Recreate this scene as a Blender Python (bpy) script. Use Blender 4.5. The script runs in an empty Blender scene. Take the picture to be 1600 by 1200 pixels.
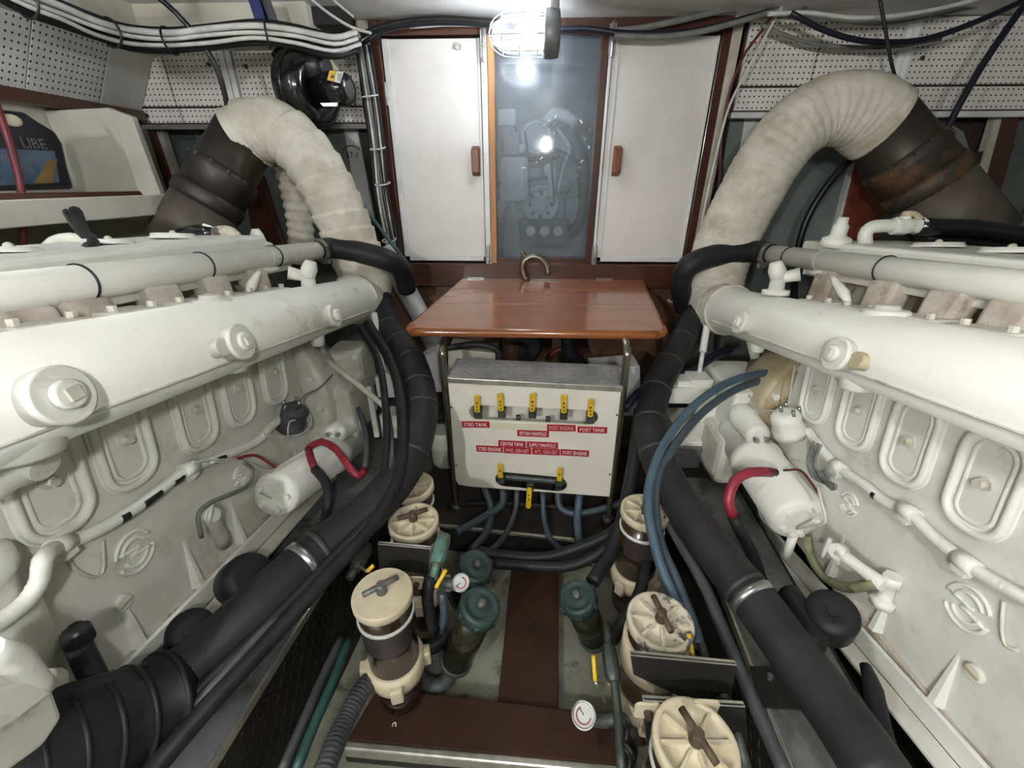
import bpy, math, random
from mathutils import Vector, Matrix
random.seed(7)
S = bpy.context.scene
COL = S.collection
# ------------------------------------------------------------------ camera
FPX = 650.0                      # focal length in pixels of the 1600x1200 frame
TH, YAW = math.radians(26), math.radians(2)
CAM = Vector((-0.07, 0.0, 1.6))
cd = bpy.data.cameras.new('camera'); cam = bpy.data.objects.new('camera', cd); COL.objects.link(cam)
cd.sensor_fit = 'HORIZONTAL'; cd.sensor_width = 36; cd.lens = FPX / 1600 * 36
cd.clip_start = 0.01
cam.location = CAM; cam.rotation_euler = (math.radians(90) - TH, 0, YAW)
S.camera = cam
# ------------------------------------------------------------------ world, exposure
w = bpy.data.worlds.new('world'); S.world = w; w.use_nodes = True
w.node_tree.nodes['Background'].inputs[0].default_value = (0.8, 0.9, 1.0, 1)
w.node_tree.nodes['Background'].inputs[1].default_value = 0.0
S.view_settings.view_transform = 'Standard'; S.view_settings.look = 'None'
S.view_settings.gamma = 1; S.view_settings.use_curve_mapping = False
S.view_settings.exposure = 2.45
LAMP_W = dict(seen=8.5, behind=78, rear_fill=240, left=3)     # watts of the bulkhead lamps; the farthest one is added fill light

# ------------------------------------------------------------------ pixel to place
def ray(px, py):
    u = (px - 800) / FPX; v = (600 - py) / FPX
    a, b, c = u, math.cos(TH) + v * math.sin(TH), -math.sin(TH) + v * math.cos(TH)
    cy, sy = math.cos(YAW), math.sin(YAW)
    return Vector((a * cy - b * sy, a * sy + b * cy, c))
def atY(px, py, y): d = ray(px, py); return CAM + d * (y / d.y)
def atX(px, py, x): d = ray(px, py); return CAM + d * ((x - CAM.x) / d.x)
def atZ(px, py, z): d = ray(px, py); return CAM + d * ((z - CAM.z) / d.z)
def atD(px, py, t): return CAM + ray(px, py) * t
V = Vector
# ------------------------------------------------------------------ mesh builder
def catmull(pts, step):
    n = len(pts); out = []
    if n == 2: pts = [pts[0], (pts[0] + pts[1]) / 2, pts[1]]; n = 3
    for i in range(n - 1):
        p1, p2 = pts[i], pts[i + 1]
        p0 = pts[i - 1] if i else p1 * 2 - p2
        p3 = pts[i + 2] if i + 2 < n else p2 * 2 - p1
        k = max(2, int((p2 - p1).length / step))
        for j in range(k):
            t = j / k
            out.append((0.5 * ((2 * p1) + (-p0 + p2) * t + (2 * p0 - 5 * p1 + 4 * p2 - p3) * t * t + (-p0 + 3 * p1 - 3 * p2 + p3) * t ** 3), i + t))
    out.append((pts[-1].copy(), n - 1.0))
    return out
def frame(d):
    d = d.normalized()
    a = V((0, 0, 1)) if abs(d.z) < 0.9 else V((1, 0, 0))
    u = d.cross(a).normalized(); return u, d.cross(u).normalized()
WL = {}
class MB:
    def __init__(s): s.v = []; s.f = []; s.sm = []
    def add(s, vs, fs, smooth=False):
        o = len(s.v); s.v += [V(x) for x in vs]
        for f in fs: s.f.append([o + i for i in f]); s.sm.append(smooth)
        return s
    def box(s, c, size, R=None):
        c = V(c); h = V(size) / 2; vs = []
        for z in (-1, 1):
            for x, y in ((-1, -1), (1, -1), (1, 1), (-1, 1)):
                p = V((x * h.x, y * h.y, z * h.z)); vs.append(c + (R @ p if R else p))
        return s.add(vs, [(3, 2, 1, 0), (4, 5, 6, 7), (0, 1, 5, 4), (1, 2, 6, 5), (2, 3, 7, 6), (3, 0, 4, 7)])
    def span(s, x0, x1, y0, y1, z0, z1):
        return s.box(((x0 + x1) / 2, (y0 + y1) / 2, (z0 + z1) / 2), (abs(x1 - x0), abs(y1 - y0), abs(z1 - z0)))
    def prism(s, poly, vec, smooth=False):
        n = len(poly); vec = V(vec); a = [V(p) for p in poly]; b = [p + vec for p in a]
        fs = [list(range(n))[::-1], [n + i for i in range(n)]]
        s.add(a + b, fs); o = len(s.v) - 2 * n
        for i in range(n):
            j = (i + 1) % n; s.f.append([o + i, o + j, o + n + j, o + n + i]); s.sm.append(smooth)
        return s
    def frustum(s, a, b):          # two polygons of equal count
        n = len(a); s.add(list(a) + list(b), [list(range(n))[::-1], [n + i for i in range(n)]]); o = len(s.v) - 2 * n
        for i in range(n):
            j = (i + 1) % n; s.f.append([o + i, o + j, o + n + j, o + n + i]); s.sm.append(False)
        return s
    def lathe(s, p, axis, prof, n=24, sharp=()):
        p = V(p); axis = V(axis).normalized(); u, w_ = frame(axis); vs = []; fs = []
        for h, r in prof:
            for k in range(n):
                a = 2 * math.pi * k / n; vs.append(p + axis * h + (u * math.cos(a) + w_ * math.sin(a)) * max(r, 1e-5))
        for i in range(len(prof) - 1):
            for k in range(n):
                j = (k + 1) % n; fs.append((i * n + k, i * n + j, (i + 1) * n + j, (i + 1) * n + k))
        s.add(vs, fs, True); o = len(s.v) - len(vs)
        s.f.append([o + k for k in range(n)][::-1]); s.sm.append(False)
        s.f.append([o + (len(prof) - 1) * n + k for k in range(n)]); s.sm.append(False)
        return s
    def cyl(s, a, b, r0, r1=None, n=20):
        a = V(a); b = V(b); r1 = r0 if r1 is None else r1
        return s.lathe(a, b - a, [(0, r0), ((b - a).length, r1)], n)
    def hexa(s, a, b, r): return s.flat(lambda: s.cyl(a, b, r, n=6))
    def flat(s, fn):
        k = len(s.f); fn()
        for i in range(k, len(s.f)): s.sm[i] = False
        return s
    def tube(s, pts, r, n=14, step=0.03, rf=None, closed=False):
        pts = [V(p) for p in pts]
        if closed:
            q = [(p, 0.0) for p in pts]
        else: q = catmull(pts, step)
        m = len(q); P_ = [p for p, t in q]; vs = []; fs = []; u = None; L = 0
        for i in range(m):
            if closed: d = P_[(i + 1) % m] - P_[i - 1]
            else: d = P_[min(i + 1, m - 1)] - P_[max(i - 1, 0)]
            d.normalize()
            if u is None: u, _ = frame(d)
            else: u = (u - d * u.dot(d)).normalized()
            w_ = d.cross(u)
            if i: L += (P_[i] - P_[i - 1]).length
            t = q[i][1]
            if isinstance(r, (list, tuple)):
                k = min(int(t), len(r) - 2); rr = r[k] + (r[k + 1] - r[k]) * (t - k)
            else: rr = r
            for k in range(n):
                a = 2 * math.pi * k / n; x = rr * (rf(L, a) if rf else 1)
                vs.append(P_[i] + (u * math.cos(a) + w_ * math.sin(a)) * x)
        mm = m if closed else m - 1
        for i in range(mm):
            for k in range(n):
                j = (k + 1) % n; i2 = (i + 1) % m
                fs.append((i * n + k, i * n + j, i2 * n + j, i2 * n + k))
        s.add(vs, fs, True)
        if not closed:
            o = len(s.v) - len(vs)
            s.f.append([o + k for k in range(n)][::-1]); s.sm.append(False)
            s.f.append([o + (m - 1) * n + k for k in range(n)]); s.sm.append(False)
        return s
    def torus(s, c, axis, R, r, n=28, k=8, sx=1, sy=1):
        u, w_ = frame(V(axis)); c = V(c)
        return s.tube([c + u * math.cos(2 * math.pi * i / n) * R * sx + w_ * math.sin(2 * math.pi * i / n) * R * sy for i in range(n)], r, k, closed=True)
    def ball(s, c, r, sc=(1, 1, 1), n=16, m=10):
        c = V(c); vs = []; fs = []
        for i in range(m + 1):
            t = math.pi * i / m
            for k in range(n):
                a = 2 * math.pi * k / n
                q = max(math.sin(t), 1e-4)
                vs.append(c + V((q * math.cos(a) * sc[0], q * math.sin(a) * sc[1], math.cos(t) * sc[2])) * r)
        for i in range(m):
            for k in range(n):
                j = (k + 1) % n; fs.append((i * n + k, (i + 1) * n + k, (i + 1) * n + j, i * n + j))
        return s.add(vs, fs, True)
    def build(s, name, mat, parent=None, bevel=0, label=None):
        xs = [v.x for v in s.v]; ys = [v.y for v in s.v]; zs = [v.z for v in s.v]
        org = V(((min(xs) + max(xs)) / 2, (min(ys) + max(ys)) / 2, min(zs)))
        me = bpy.data.meshes.new(name)
        me.from_pydata([v - org for v in s.v], [], s.f)
        me.polygons.foreach_set('use_smooth', s.sm); me.update()
        me.materials.append(M[mat])
        o = bpy.data.objects.new(name, me); COL.objects.link(o)
        if parent is not None: o.parent = parent; o.location = org - WL[parent.name]
        else: o.location = org
        WL[o.name] = org
        import bmesh
        bm = bmesh.new(); bm.from_mesh(me); bmesh.ops.recalc_face_normals(bm, faces=bm.faces); bm.to_mesh(me); bm.free()
        if bevel:
            b = o.modifiers.new('bevel', 'BEVEL'); b.width = bevel; b.segments = 2; b.limit_method = 'ANGLE'; b.angle_limit = math.radians(40)
            b.harden_normals = False
        if label: o['label'] = label
        return o
def tag(o, label, cat, group=None):
    o['label'] = label; o['category'] = cat
    if group: o['group'] = group
    return o
def struct(o): o['kind'] = 'structure'; return o
def thing(name, label, cat, loc, group=None):
    o = bpy.data.objects.new(name, None); COL.objects.link(o); o.location = V(loc); o.empty_display_size = 0.05
    WL[o.name] = V(loc); return tag(o, label, cat, group)
def copy_part(src, parent, delta):
    c = src.copy(); COL.objects.link(c); c.parent = parent
    w_ = WL[src.name] + V(delta); WL[c.name] = w_
    c.location = w_ - (WL[parent.name] if parent else V((0, 0, 0))); return c
def rot_to(x, y, z): # columns
    return Matrix((x, y, z)).transposed()
def text(parent, txt, c, ux, uy, h, mat, wmax=None, name='lettering', depth=0.0006):
    cu = bpy.data.curves.new('t', 'FONT'); cu.body = txt; cu.align_x = 'CENTER'; cu.align_y = 'CENTER'; cu.extrude = depth; cu.resolution_u = 2
    to = bpy.data.objects.new('t', cu); COL.objects.link(to)
    dg = bpy.context.evaluated_depsgraph_get(); me = bpy.data.meshes.new_from_object(to.evaluated_get(dg))
    bpy.data.objects.remove(to); bpy.data.curves.remove(cu)
    if not me.vertices: return
    xs = [v.co.x for v in me.vertices]; ys = [v.co.y for v in me.vertices]
    W = max(xs) - min(xs); H = max(ys) - min(ys); cx = (max(xs) + min(xs)) / 2; cy = (max(ys) + min(ys)) / 2
    ky = h / H; kx = ky if not wmax else min(ky, wmax / W) if W * ky > wmax else ky
    ux = V(ux).normalized(); uy = V(uy).normalized(); un = ux.cross(uy).normalized()
    for v in me.vertices:
        v.co = ux * ((v.co.x - cx) * kx) + uy * ((v.co.y - cy) * ky) + un * v.co.z
    me.materials.clear(); me.materials.append(M[mat]); me.name = name
    o = bpy.data.objects.new(name, me); COL.objects.link(o); o.parent = parent; o.location = V(c) - WL[parent.name]; WL[o.name] = V(c)
    return o

# ------------------------------------------------------------------ materials
M = {}
def new(name):
    m = bpy.data.materials.new(name); m.use_nodes = True; M[name] = m
    return m, m.node_tree.nodes, m.node_tree.links, m.node_tree.nodes['Principled BSDF']
def ramp(N, L, src, stops):
    r = N.new('ShaderNodeValToRGB'); L.new(src, r.inputs[0])
    while len(r.color_ramp.elements) < len(stops): r.color_ramp.elements.new(0.5)
    for e, (p, c) in zip(r.color_ramp.elements, stops): e.position = p; e.color = (*c, 1) if len(c) == 3 else c
    return r.outputs[0]
def noise(N, L, scale, detail=4, rough=0.6, stretch=None):
    g = N.new('ShaderNodeNewGeometry'); n = N.new('ShaderNodeTexNoise'); n.inputs['Scale'].default_value = scale
    n.inputs['Detail'].default_value = detail; n.inputs['Roughness'].default_value = rough
    if stretch:
        mp = N.new('ShaderNodeMapping'); mp.inputs['Scale'].default_value = stretch; L.new(g.outputs['Position'], mp.inputs[0]); L.new(mp.outputs[0], n.inputs['Vector'])
    else: L.new(g.outputs['Position'], n.inputs['Vector'])
    return n.outputs['Fac']
def mix(N, L, fac, a, b):
    m = N.new('ShaderNodeMix'); m.data_type = 'RGBA'
    if isinstance(fac, float): m.inputs[0].default_value = fac
    else: L.new(fac, m.inputs[0])
    for k, x in ((6, a), (7, b)):
        if isinstance(x, tuple): m.inputs[k].default_value = (*x, 1)
        else: L.new(x, m.inputs[k])
    return m.outputs[2]
def bump(N, L, B, h, strength=0.3, dist=0.004):
    b = N.new('ShaderNodeBump'); b.inputs['Strength'].default_value = strength; b.inputs['Distance'].default_value = dist
    L.new(h, b.inputs['Height']); L.new(b.outputs[0], B.inputs['Normal'])
def mat(name, c, c2=None, sc=12, rough=0.5, metal=0.0, lo=0.4, hi=0.65, bp=0.0, bsc=60, stain=None, stsc=5, stlo=0.55, sthi=0.7, stretch=None, coat=0, spec=0.5):
    m, N, L, B = new(name); B.inputs['Specular IOR Level'].default_value = spec
    B.inputs['Roughness'].default_value = rough; B.inputs['Metallic'].default_value = metal
    if coat: B.inputs['Coat Weight'].default_value = coat; B.inputs['Coat Roughness'].default_value = 0.12
    if c2:
        f = ramp(N, L, noise(N, L, sc, 6, 0.65, stretch), [(lo, (0, 0, 0)), (hi, (1, 1, 1))])
        out = mix(N, L, f, c, c2)
        if stain:
            f2 = ramp(N, L, noise(N, L, stsc, 8, 0.7), [(stlo, (0, 0, 0)), (sthi, (1, 1, 1))])
            out = mix(N, L, f2, out, stain)
        L.new(out, B.inputs['Base Color'])
    else: B.inputs['Base Color'].default_value = (*c, 1)
    if bp: bump(N, L, B, noise(N, L, bsc, 4), bp)
    return m
def fnode(N, L, op, a, b=None):
    m = N.new('ShaderNodeMath'); m.operation = op
    for k, x in enumerate((a, b)):
        if x is None: continue
        if isinstance(x, (int, float)): m.inputs[k].default_value = x
        else: L.new(x, m.inputs[k])
    return m.outputs[0]
def axes(N, L, ua, va):
    g = N.new('ShaderNodeNewGeometry'); sp = N.new('ShaderNodeSeparateXYZ'); L.new(g.outputs['Position'], sp.inputs[0])
    return sp.outputs['XYZ'.index(ua)], sp.outputs['XYZ'.index(va)]
def perforated(name, ua, va, c, c2):
    m, N, L, B = new(name); u, v = axes(N, L, ua, va); B.inputs['Roughness'].default_value = 0.75
    d = 0.0225
    fu = fnode(N, L, 'SUBTRACT', fnode(N, L, 'FRACT', fnode(N, L, 'DIVIDE', fnode(N, L, 'ADD', u, 10), d)), 0.5)
    fv = fnode(N, L, 'SUBTRACT', fnode(N, L, 'FRACT', fnode(N, L, 'DIVIDE', fnode(N, L, 'ADD', v, 10), d)), 0.5)
    r = fnode(N, L, 'SQRT', fnode(N, L, 'ADD', fnode(N, L, 'MULTIPLY', fu, fu), fnode(N, L, 'MULTIPLY', fv, fv)))
    hole = fnode(N, L, 'LESS_THAN', r, 0.17)
    base = mix(N, L, ramp(N, L, noise(N, L, 6, 6), [(0.45, (0, 0, 0)), (0.7, (1, 1, 1))]), c, c2)
    L.new(mix(N, L, hole, base, (0.03, 0.03, 0.03)), B.inputs['Base Color'])
def tread(name, ua, va, c, c2, s=0.022, rough=0.45, metal=0.7):
    m, N, L, B = new(name); u, v = axes(N, L, ua, va)
    B.inputs['Roughness'].default_value = rough; B.inputs['Metallic'].default_value = metal
    U = fnode(N, L, 'DIVIDE', fnode(N, L, 'ADD', u, 10), s); W = fnode(N, L, 'DIVIDE', fnode(N, L, 'ADD', v, 10), s)
    par = fnode(N, L, 'MODULO', fnode(N, L, 'ADD', fnode(N, L, 'FLOOR', U), fnode(N, L, 'FLOOR', W)), 2)
    fu = fnode(N, L, 'SUBTRACT', fnode(N, L, 'FRACT', U), 0.5); fv = fnode(N, L, 'SUBTRACT', fnode(N, L, 'FRACT', W), 0.5)
    sg = fnode(N, L, 'SUBTRACT', fnode(N, L, 'MULTIPLY', par, 2), 1)
    gv = fnode(N, L, 'MULTIPLY', fv, sg)
    a = fnode(N, L, 'MULTIPLY', fnode(N, L, 'ADD', fu, gv), 0.7 / 0.46); b = fnode(N, L, 'MULTIPLY', fnode(N, L, 'SUBTRACT', fu, gv), 0.7 / 0.14)
    r = fnode(N, L, 'SQRT', fnode(N, L, 'ADD', fnode(N, L, 'MULTIPLY', a, a), fnode(N, L, 'MULTIPLY', b, b)))
    h = ramp(N, L, r, [(0.6, (1, 1, 1)), (1.0, (0, 0, 0))])
    base = mix(N, L, ramp(N, L, noise(N, L, 7, 6), [(0.4, (0, 0, 0)), (0.65, (1, 1, 1))]), c, c2)
    L.new(base, B.inputs['Base Color']); bump(N, L, B, h, 0.9, 0.004)
def emis(name, c, st):
    m, N, L, B = new(name); B.inputs['Base Color'].default_value = (*c, 1)
    B.inputs['Emission Color'].default_value = (*c, 1); B.inputs['Emission Strength'].default_value = st
def clear(name, tint, gloss, rough, dust=None, dsc=4, dmax=0.5, dlo=0.35):
    m, N, L, B = new(name); N.remove(B); out = N['Material Output']
    t = N.new('ShaderNodeBsdfTransparent'); t.inputs[0].default_value = (*tint, 1)
    g = N.new('ShaderNodeBsdfGlossy'); g.inputs['Roughness'].default_value = rough
    mx = N.new('ShaderNodeMixShader'); fr = N.new('ShaderNodeFresnel'); fr.inputs[0].default_value = 1.45
    L.new(fnode(N, L, 'ADD', fr.outputs[0], gloss), mx.inputs[0]); L.new(t.outputs[0], mx.inputs[1]); L.new(g.outputs[0], mx.inputs[2])
    if dust:
        g2 = N.new('ShaderNodeBsdfGlossy'); g2.inputs['Roughness'].default_value = 0.32; mg = N.new('ShaderNodeMixShader'); mg.inputs[0].default_value = 0.45
        L.new(g.outputs[0], mg.inputs[1]); L.new(g2.outputs[0], mg.inputs[2]); L.new(mg.outputs[0], mx.inputs[2])
    last = mx.outputs[0]
    if dust:
        d = N.new('ShaderNodeBsdfDiffuse'); d.inputs[0].default_value = (*dust, 1); m2 = N.new('ShaderNodeMixShader')
        L.new(ramp(N, L, noise(N, L, dsc, 7, 0.7), [(dlo, (0.12 * dmax / .5,) * 3), (0.75, (dmax,) * 3)]), m2.inputs[0])
        L.new(last, m2.inputs[1]); L.new(d.outputs[0], m2.inputs[2]); last = m2.outputs[0]
    L.new(last, out.inputs[0])

mat('engine_paint', (0.77, 0.765, 0.70), (0.68, 0.67, 0.59), 5, 0.42, lo=0.5, hi=0.8, bp=0.22, bsc=28, stain=(0.40, 0.34, 0.23), stsc=7, stlo=0.58, sthi=0.8)
mat('block_paint', (0.73, 0.72, 0.655), (0.61, 0.59, 0.50), 6, 0.45, lo=0.42, hi=0.72, bp=0.25, bsc=25, stain=(0.40, 0.34, 0.23), stsc=4.5, stlo=0.55, sthi=0.76)
mat('head_grime', (0.60, 0.55, 0.47), (0.34, 0.27, 0.2), 9, 0.55, lo=0.4, hi=0.65, bp=0.3, bsc=30, stain=(0.08, 0.055, 0.04), stsc=12, stlo=0.58, sthi=0.7)
mat('engine_dirty', (0.69, 0.675, 0.60), (0.52, 0.48, 0.38), 7, 0.5, lo=0.42, hi=0.7, bp=0.18, bsc=30, stain=(0.2, 0.16, 0.1), stsc=13, stlo=0.6, sthi=0.76)
mat('engine_stained', (0.50, 0.44, 0.30), (0.36, 0.25, 0.11), 10, 0.5, lo=0.4, hi=0.7, bp=0.4, bsc=40)
mat('lagging', (0.67, 0.635, 0.54), (0.50, 0.45, 0.345), 9, 0.85, lo=0.40, hi=0.70, bp=0.35, bsc=140, stain=(0.36, 0.31, 0.21), stsc=6, stlo=0.52, sthi=0.78)
mat('lagging_silver', (0.60, 0.60, 0.58), (0.5, 0.5, 0.48), 9, 0.55, bp=0.3, bsc=90)
mat('exhaust_steel', (0.030, 0.026, 0.024), (0.055, 0.043, 0.034), 7, 0.45, 0.3, bp=0.1)
mat('exhaust_rust', (0.04, 0.032, 0.027), (0.19, 0.10, 0.035), 9, 0.6, 0.2, lo=0.45, hi=0.65, bp=0.3)
mat('exhaust_brown', (0.11, 0.09, 0.068), (0.065, 0.052, 0.042), 6, 0.6, 0.1, bp=0.15)
mat('black_rubber', (0.012, 0.012, 0.0135), (0.02, 0.0195, 0.02), 12, 0.5, bp=0.08, bsc=80, spec=0.25)
mat('wrapped_rubber', (0.018, 0.0175, 0.019), (0.03, 0.028, 0.029), 8, 0.55, bp=0.08, bsc=60, spec=0.25)
mat('wrap_seam', (0.04, 0.034, 0.034), (0.028, 0.025, 0.025), 20, 0.6)
mat('grey_hose', (0.065, 0.068, 0.072), (0.045, 0.047, 0.05), 10, 0.5, bp=0.05)
mat('blue_hose', (0.055, 0.075, 0.09), (0.04, 0.055, 0.07), 10, 0.45)
mat('bright_blue_hose', (0.06, 0.10, 0.135), (0.045, 0.075, 0.10), 10, 0.45)
mat('green_hose', (0.018, 0.07, 0.06), (0.018, 0.05, 0.045), 10, 0.45)
mat('navy_hose', (0.008, 0.010, 0.022), (0.011, 0.013, 0.02), 10, 0.4)
mat('red_cable', (0.30, 0.02, 0.04), (0.2, 0.015, 0.03), 14, 0.4)
mat('dark_red_cable', (0.12, 0.015, 0.02), (0.08, 0.012, 0.015), 14, 0.45)
mat('white_cable', (0.62, 0.62, 0.58), (0.45, 0.45, 0.42), 14, 0.45)
mat('grey_cable', (0.20, 0.20, 0.19), (0.13, 0.13, 0.12), 14, 0.5)
mat('tape_black', (0.012, 0.012, 0.012), None, rough=0.35)
mat('blue_fabric', (0.03, 0.04, 0.16), (0.02, 0.025, 0.09), 20, 0.8)
mat('white_door', (0.72, 0.69, 0.66), (0.66, 0.63, 0.59), 3, 0.4, bp=0.03, bsc=30, stain=(0.5, 0.45, 0.38), stsc=4, stlo=0.68, sthi=0.85)
mat('white_trim', (0.72, 0.72, 0.71), (0.6, 0.6, 0.58), 8, 0.35)
mat('cream_post', (0.55, 0.51, 0.43), (0.42, 0.38, 0.3), 8, 0.5)
mat('shelf_white', (0.56, 0.54, 0.47), (0.46, 0.44, 0.38), 5, 0.5, bp=0.06, stain=(0.25, 0.2, 0.12), stsc=7, stlo=0.7, sthi=0.8)
mat('ceiling_paint', (0.62, 0.62, 0.61), (0.5, 0.5, 0.48), 4, 0.35, bp=0.04)
mat('beam_cream', (0.58, 0.55, 0.46), (0.48, 0.44, 0.36), 4, 0.5, stain=(0.25, 0.22, 0.17), stsc=5, stlo=0.6, sthi=0.8)
mat('mahogany', (0.075, 0.025, 0.015), (0.045, 0.017, 0.011), 10, 0.28, lo=0.35, hi=0.7, stretch=(1, 1, 0.12), coat=0.3)
mat('mahogany_flat', (0.08, 0.027, 0.016), (0.05, 0.018, 0.012), 10, 0.3, lo=0.35, hi=0.7, stretch=(0.12, 1, 1), coat=0.3)
mat('table_wood', (0.36, 0.13, 0.062), (0.29, 0.10, 0.045), 14, 0.22, lo=0.3, hi=0.75, stretch=(0.12, 1, 1), coat=0.6)
mat('table_edge', (0.30, 0.095, 0.025), (0.22, 0.068, 0.02), 14, 0.2, stretch=(0.12, 1, 1), coat=0.6)
mat('pine', (0.50, 0.24, 0.085), (0.38, 0.17, 0.055), 16, 0.45, stretch=(1, 1, 0.08))
mat('handle_wood', (0.22, 0.07, 0.03), (0.15, 0.045, 0.02), 20, 0.35, stretch=(1, 1, 0.15))
mat('rust_wood', (0.22, 0.045, 0.015), (0.14, 0.03, 0.012), 8, 0.45)
mat('board_brown', (0.046, 0.019, 0.012), (0.028, 0.013, 0.009), 5, 0.6, spec=0.2, lo=0.35, hi=0.7, bp=0.05, stain=(0.02, 0.012, 0.01), stsc=7, stlo=0.6, sthi=0.75)
mat('bilge', (0.22, 0.22, 0.17), (0.14, 0.135, 0.10), 5, 0.42, lo=0.35, hi=0.65, bp=0.25, bsc=12, stain=(0.03, 0.024, 0.015), stsc=8, stlo=0.56, sthi=0.68)
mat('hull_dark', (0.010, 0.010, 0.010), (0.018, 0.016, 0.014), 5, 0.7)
mat('hull_grey', (0.16, 0.18, 0.165), (0.11, 0.125, 0.115), 6, 0.5, bp=0.1, stain=(0.05, 0.03, 0.02), stsc=5, stlo=0.6, sthi=0.66)
mat('panel_grey', (0.20, 0.225, 0.215), (0.15, 0.17, 0.16), 4, 0.5)
mat('rust_dark', (0.045, 0.022, 0.015), (0.02, 0.014, 0.012), 10, 0.8, bp=0.5)
mat('step_top', (0.036, 0.031, 0.028), (0.022, 0.019, 0.017), 6, 0.4, stain=(0.1, 0.07, 0.05), stsc=9, stlo=0.6, sthi=0.8)
mat('galvanised', (0.24, 0.245, 0.245), (0.14, 0.145, 0.145), 10, 0.42, 0.5, bp=0.1, stain=(0.06, 0.055, 0.045), stsc=9, stlo=0.55, sthi=0.7)
mat('alu_edge', (0.62, 0.60, 0.54), (0.45, 0.42, 0.36), 25, 0.3, 0.8)
mat('steel', (0.5, 0.5, 0.49), (0.38, 0.38, 0.37), 20, 0.28, 0.9)
mat('dull_steel', (0.26, 0.25, 0.22), (0.17, 0.16, 0.14), 14, 0.4, 0.7, bp=0.05)
mat('brass_steel', (0.34, 0.30, 0.24), (0.22, 0.2, 0.16), 14, 0.25, 0.9)
mat('dark_plate', (0.028, 0.026, 0.025), (0.018, 0.017, 0.016), 8, 0.5, 0.2, bp=0.05)
mat('filter_cream', (0.58, 0.51, 0.36), (0.48, 0.40, 0.26), 14, 0.5, lo=0.45, hi=0.75, bp=0.05)
mat('filter_cream_worn', (0.56, 0.50, 0.38), (0.11, 0.105, 0.095), 14, 0.55, lo=0.5, hi=0.54, bp=0.1)
mat('filter_body', (0.025, 0.014, 0.008), (0.05, 0.028, 0.012), 6, 0.2, lo=0.4, hi=0.7)
mat('filter_bowl', (0.02, 0.011, 0.010), (0.03, 0.016, 0.012), 8, 0.2)
mat('filter_label', (0.045, 0.034, 0.036), (0.035, 0.027, 0.028), 10, 0.4)
mat('bolt_rust', (0.12, 0.08, 0.05), (0.07, 0.05, 0.035), 25, 0.6, 0.4, bp=0.2)
mat('bolt_grey', (0.17, 0.17, 0.16), (0.12, 0.12, 0.11), 25, 0.5, 0.5)
mat('green_lid', (0.018, 0.036, 0.033), (0.035, 0.06, 0.052), 14, 0.5, lo=0.4, hi=0.7, bp=0.1)
mat('strainer_body', (0.016, 0.017, 0.010), (0.025, 0.022, 0.012), 8, 0.2)
mat('green_bronze', (0.10, 0.22, 0.19), (0.10, 0.09, 0.06), 30, 0.6, 0.3, lo=0.4, hi=0.6, bp=0.3)
mat('dark_bronze', (0.05, 0.06, 0.055), (0.09, 0.10, 0.085), 30, 0.5, 0.4, bp=0.2)
mat('yellow', (0.72, 0.47, 0.015), (0.55, 0.34, 0.02), 40, 0.45)
mat('panel_white', (0.72, 0.69, 0.60), (0.66, 0.62, 0.53), 6, 0.4, stain=(0.4, 0.35, 0.27), stsc=14, stlo=0.68, sthi=0.8)
mat('label_red', (0.36, 0.012, 0.02), None, rough=0.35)
mat('label_cream', (0.64, 0.60, 0.44), None, rough=0.5)
mat('letter_white', (0.8, 0.74, 0.70), None, rough=0.5)
mat('letter_pink', (0.66, 0.42, 0.40), None, rough=0.5)
mat('letter_dark', (0.03, 0.03, 0.03), None, rough=0.5)
mat('black_paint', (0.010, 0.010, 0.011), None, rough=0.16, coat=0.4)
mat('black_plastic', (0.012, 0.012, 0.014), (0.02, 0.02, 0.022), 20, 0.35)
mat('batten_white', (0.86, 0.86, 0.86), None, rough=0.3)
mat('sticker_white', (0.75, 0.75, 0.73), None, rough=0.4)
mat('sticker_green', (0.08, 0.65, 0.08), None, rough=0.4)
mat('jug_blue', (0.04, 0.075, 0.13), (0.10, 0.13, 0.16), 14, 0.35)
mat('jug_orange', (0.20, 0.12, 0.03), (0.14, 0.08, 0.025), 14, 0.35)
mat('jug_black', (0.012, 0.012, 0.016), None, rough=0.3)
mat('strap', (0.28, 0.29, 0.16), (0.16, 0.17, 0.10), 25, 0.7, bp=0.3)
mat('lamp_grey', (0.22, 0.22, 0.22), (0.16, 0.16, 0.16), 15, 0.45, 0.4)
mat('cage_wire', (0.42, 0.44, 0.46), None, rough=0.35, metal=0.7)
mat('gen_grey', (0.34, 0.36, 0.37), (0.25, 0.26, 0.27), 6, 0.5)
mat('gen_dark', (0.05, 0.06, 0.07), (0.08, 0.09, 0.1), 8, 0.5)
mat('gen_white', (0.55, 0.57, 0.58), None, rough=0.5)
mat('wood_bulkhead', (0.16, 0.085, 0.05), (0.11, 0.055, 0.032), 5, 0.5)
mat('beige_box', (0.46, 0.43, 0.36), (0.36, 0.33, 0.27), 4, 0.5)
mat('pale_green', (0.42, 0.44, 0.36), (0.34, 0.36, 0.29), 6, 0.5)
perforated('perf_back', 'X', 'Z', (0.74, 0.70, 0.66), (0.58, 0.54, 0.50))
perforated('perf_side', 'Y', 'Z', (0.62, 0.61, 0.58), (0.52, 0.51, 0.48))
tread('tread_xz', 'X', 'Z', (0.05, 0.048, 0.045), (0.03, 0.028, 0.026))
tread('tread_yz', 'Y', 'Z', (0.04, 0.037, 0.035), (0.022, 0.02, 0.0185), s=0.028)
tread('tread_xy', 'X', 'Y', (0.50, 0.50, 0.49), (0.32, 0.32, 0.31), s=0.03, rough=0.45, metal=0.25)
mat('plain_board', (0.60, 0.59, 0.56), (0.50, 0.49, 0.46), 6, 0.7)
emis('bulb', (0.85, 0.93, 1.0), 10)
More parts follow.
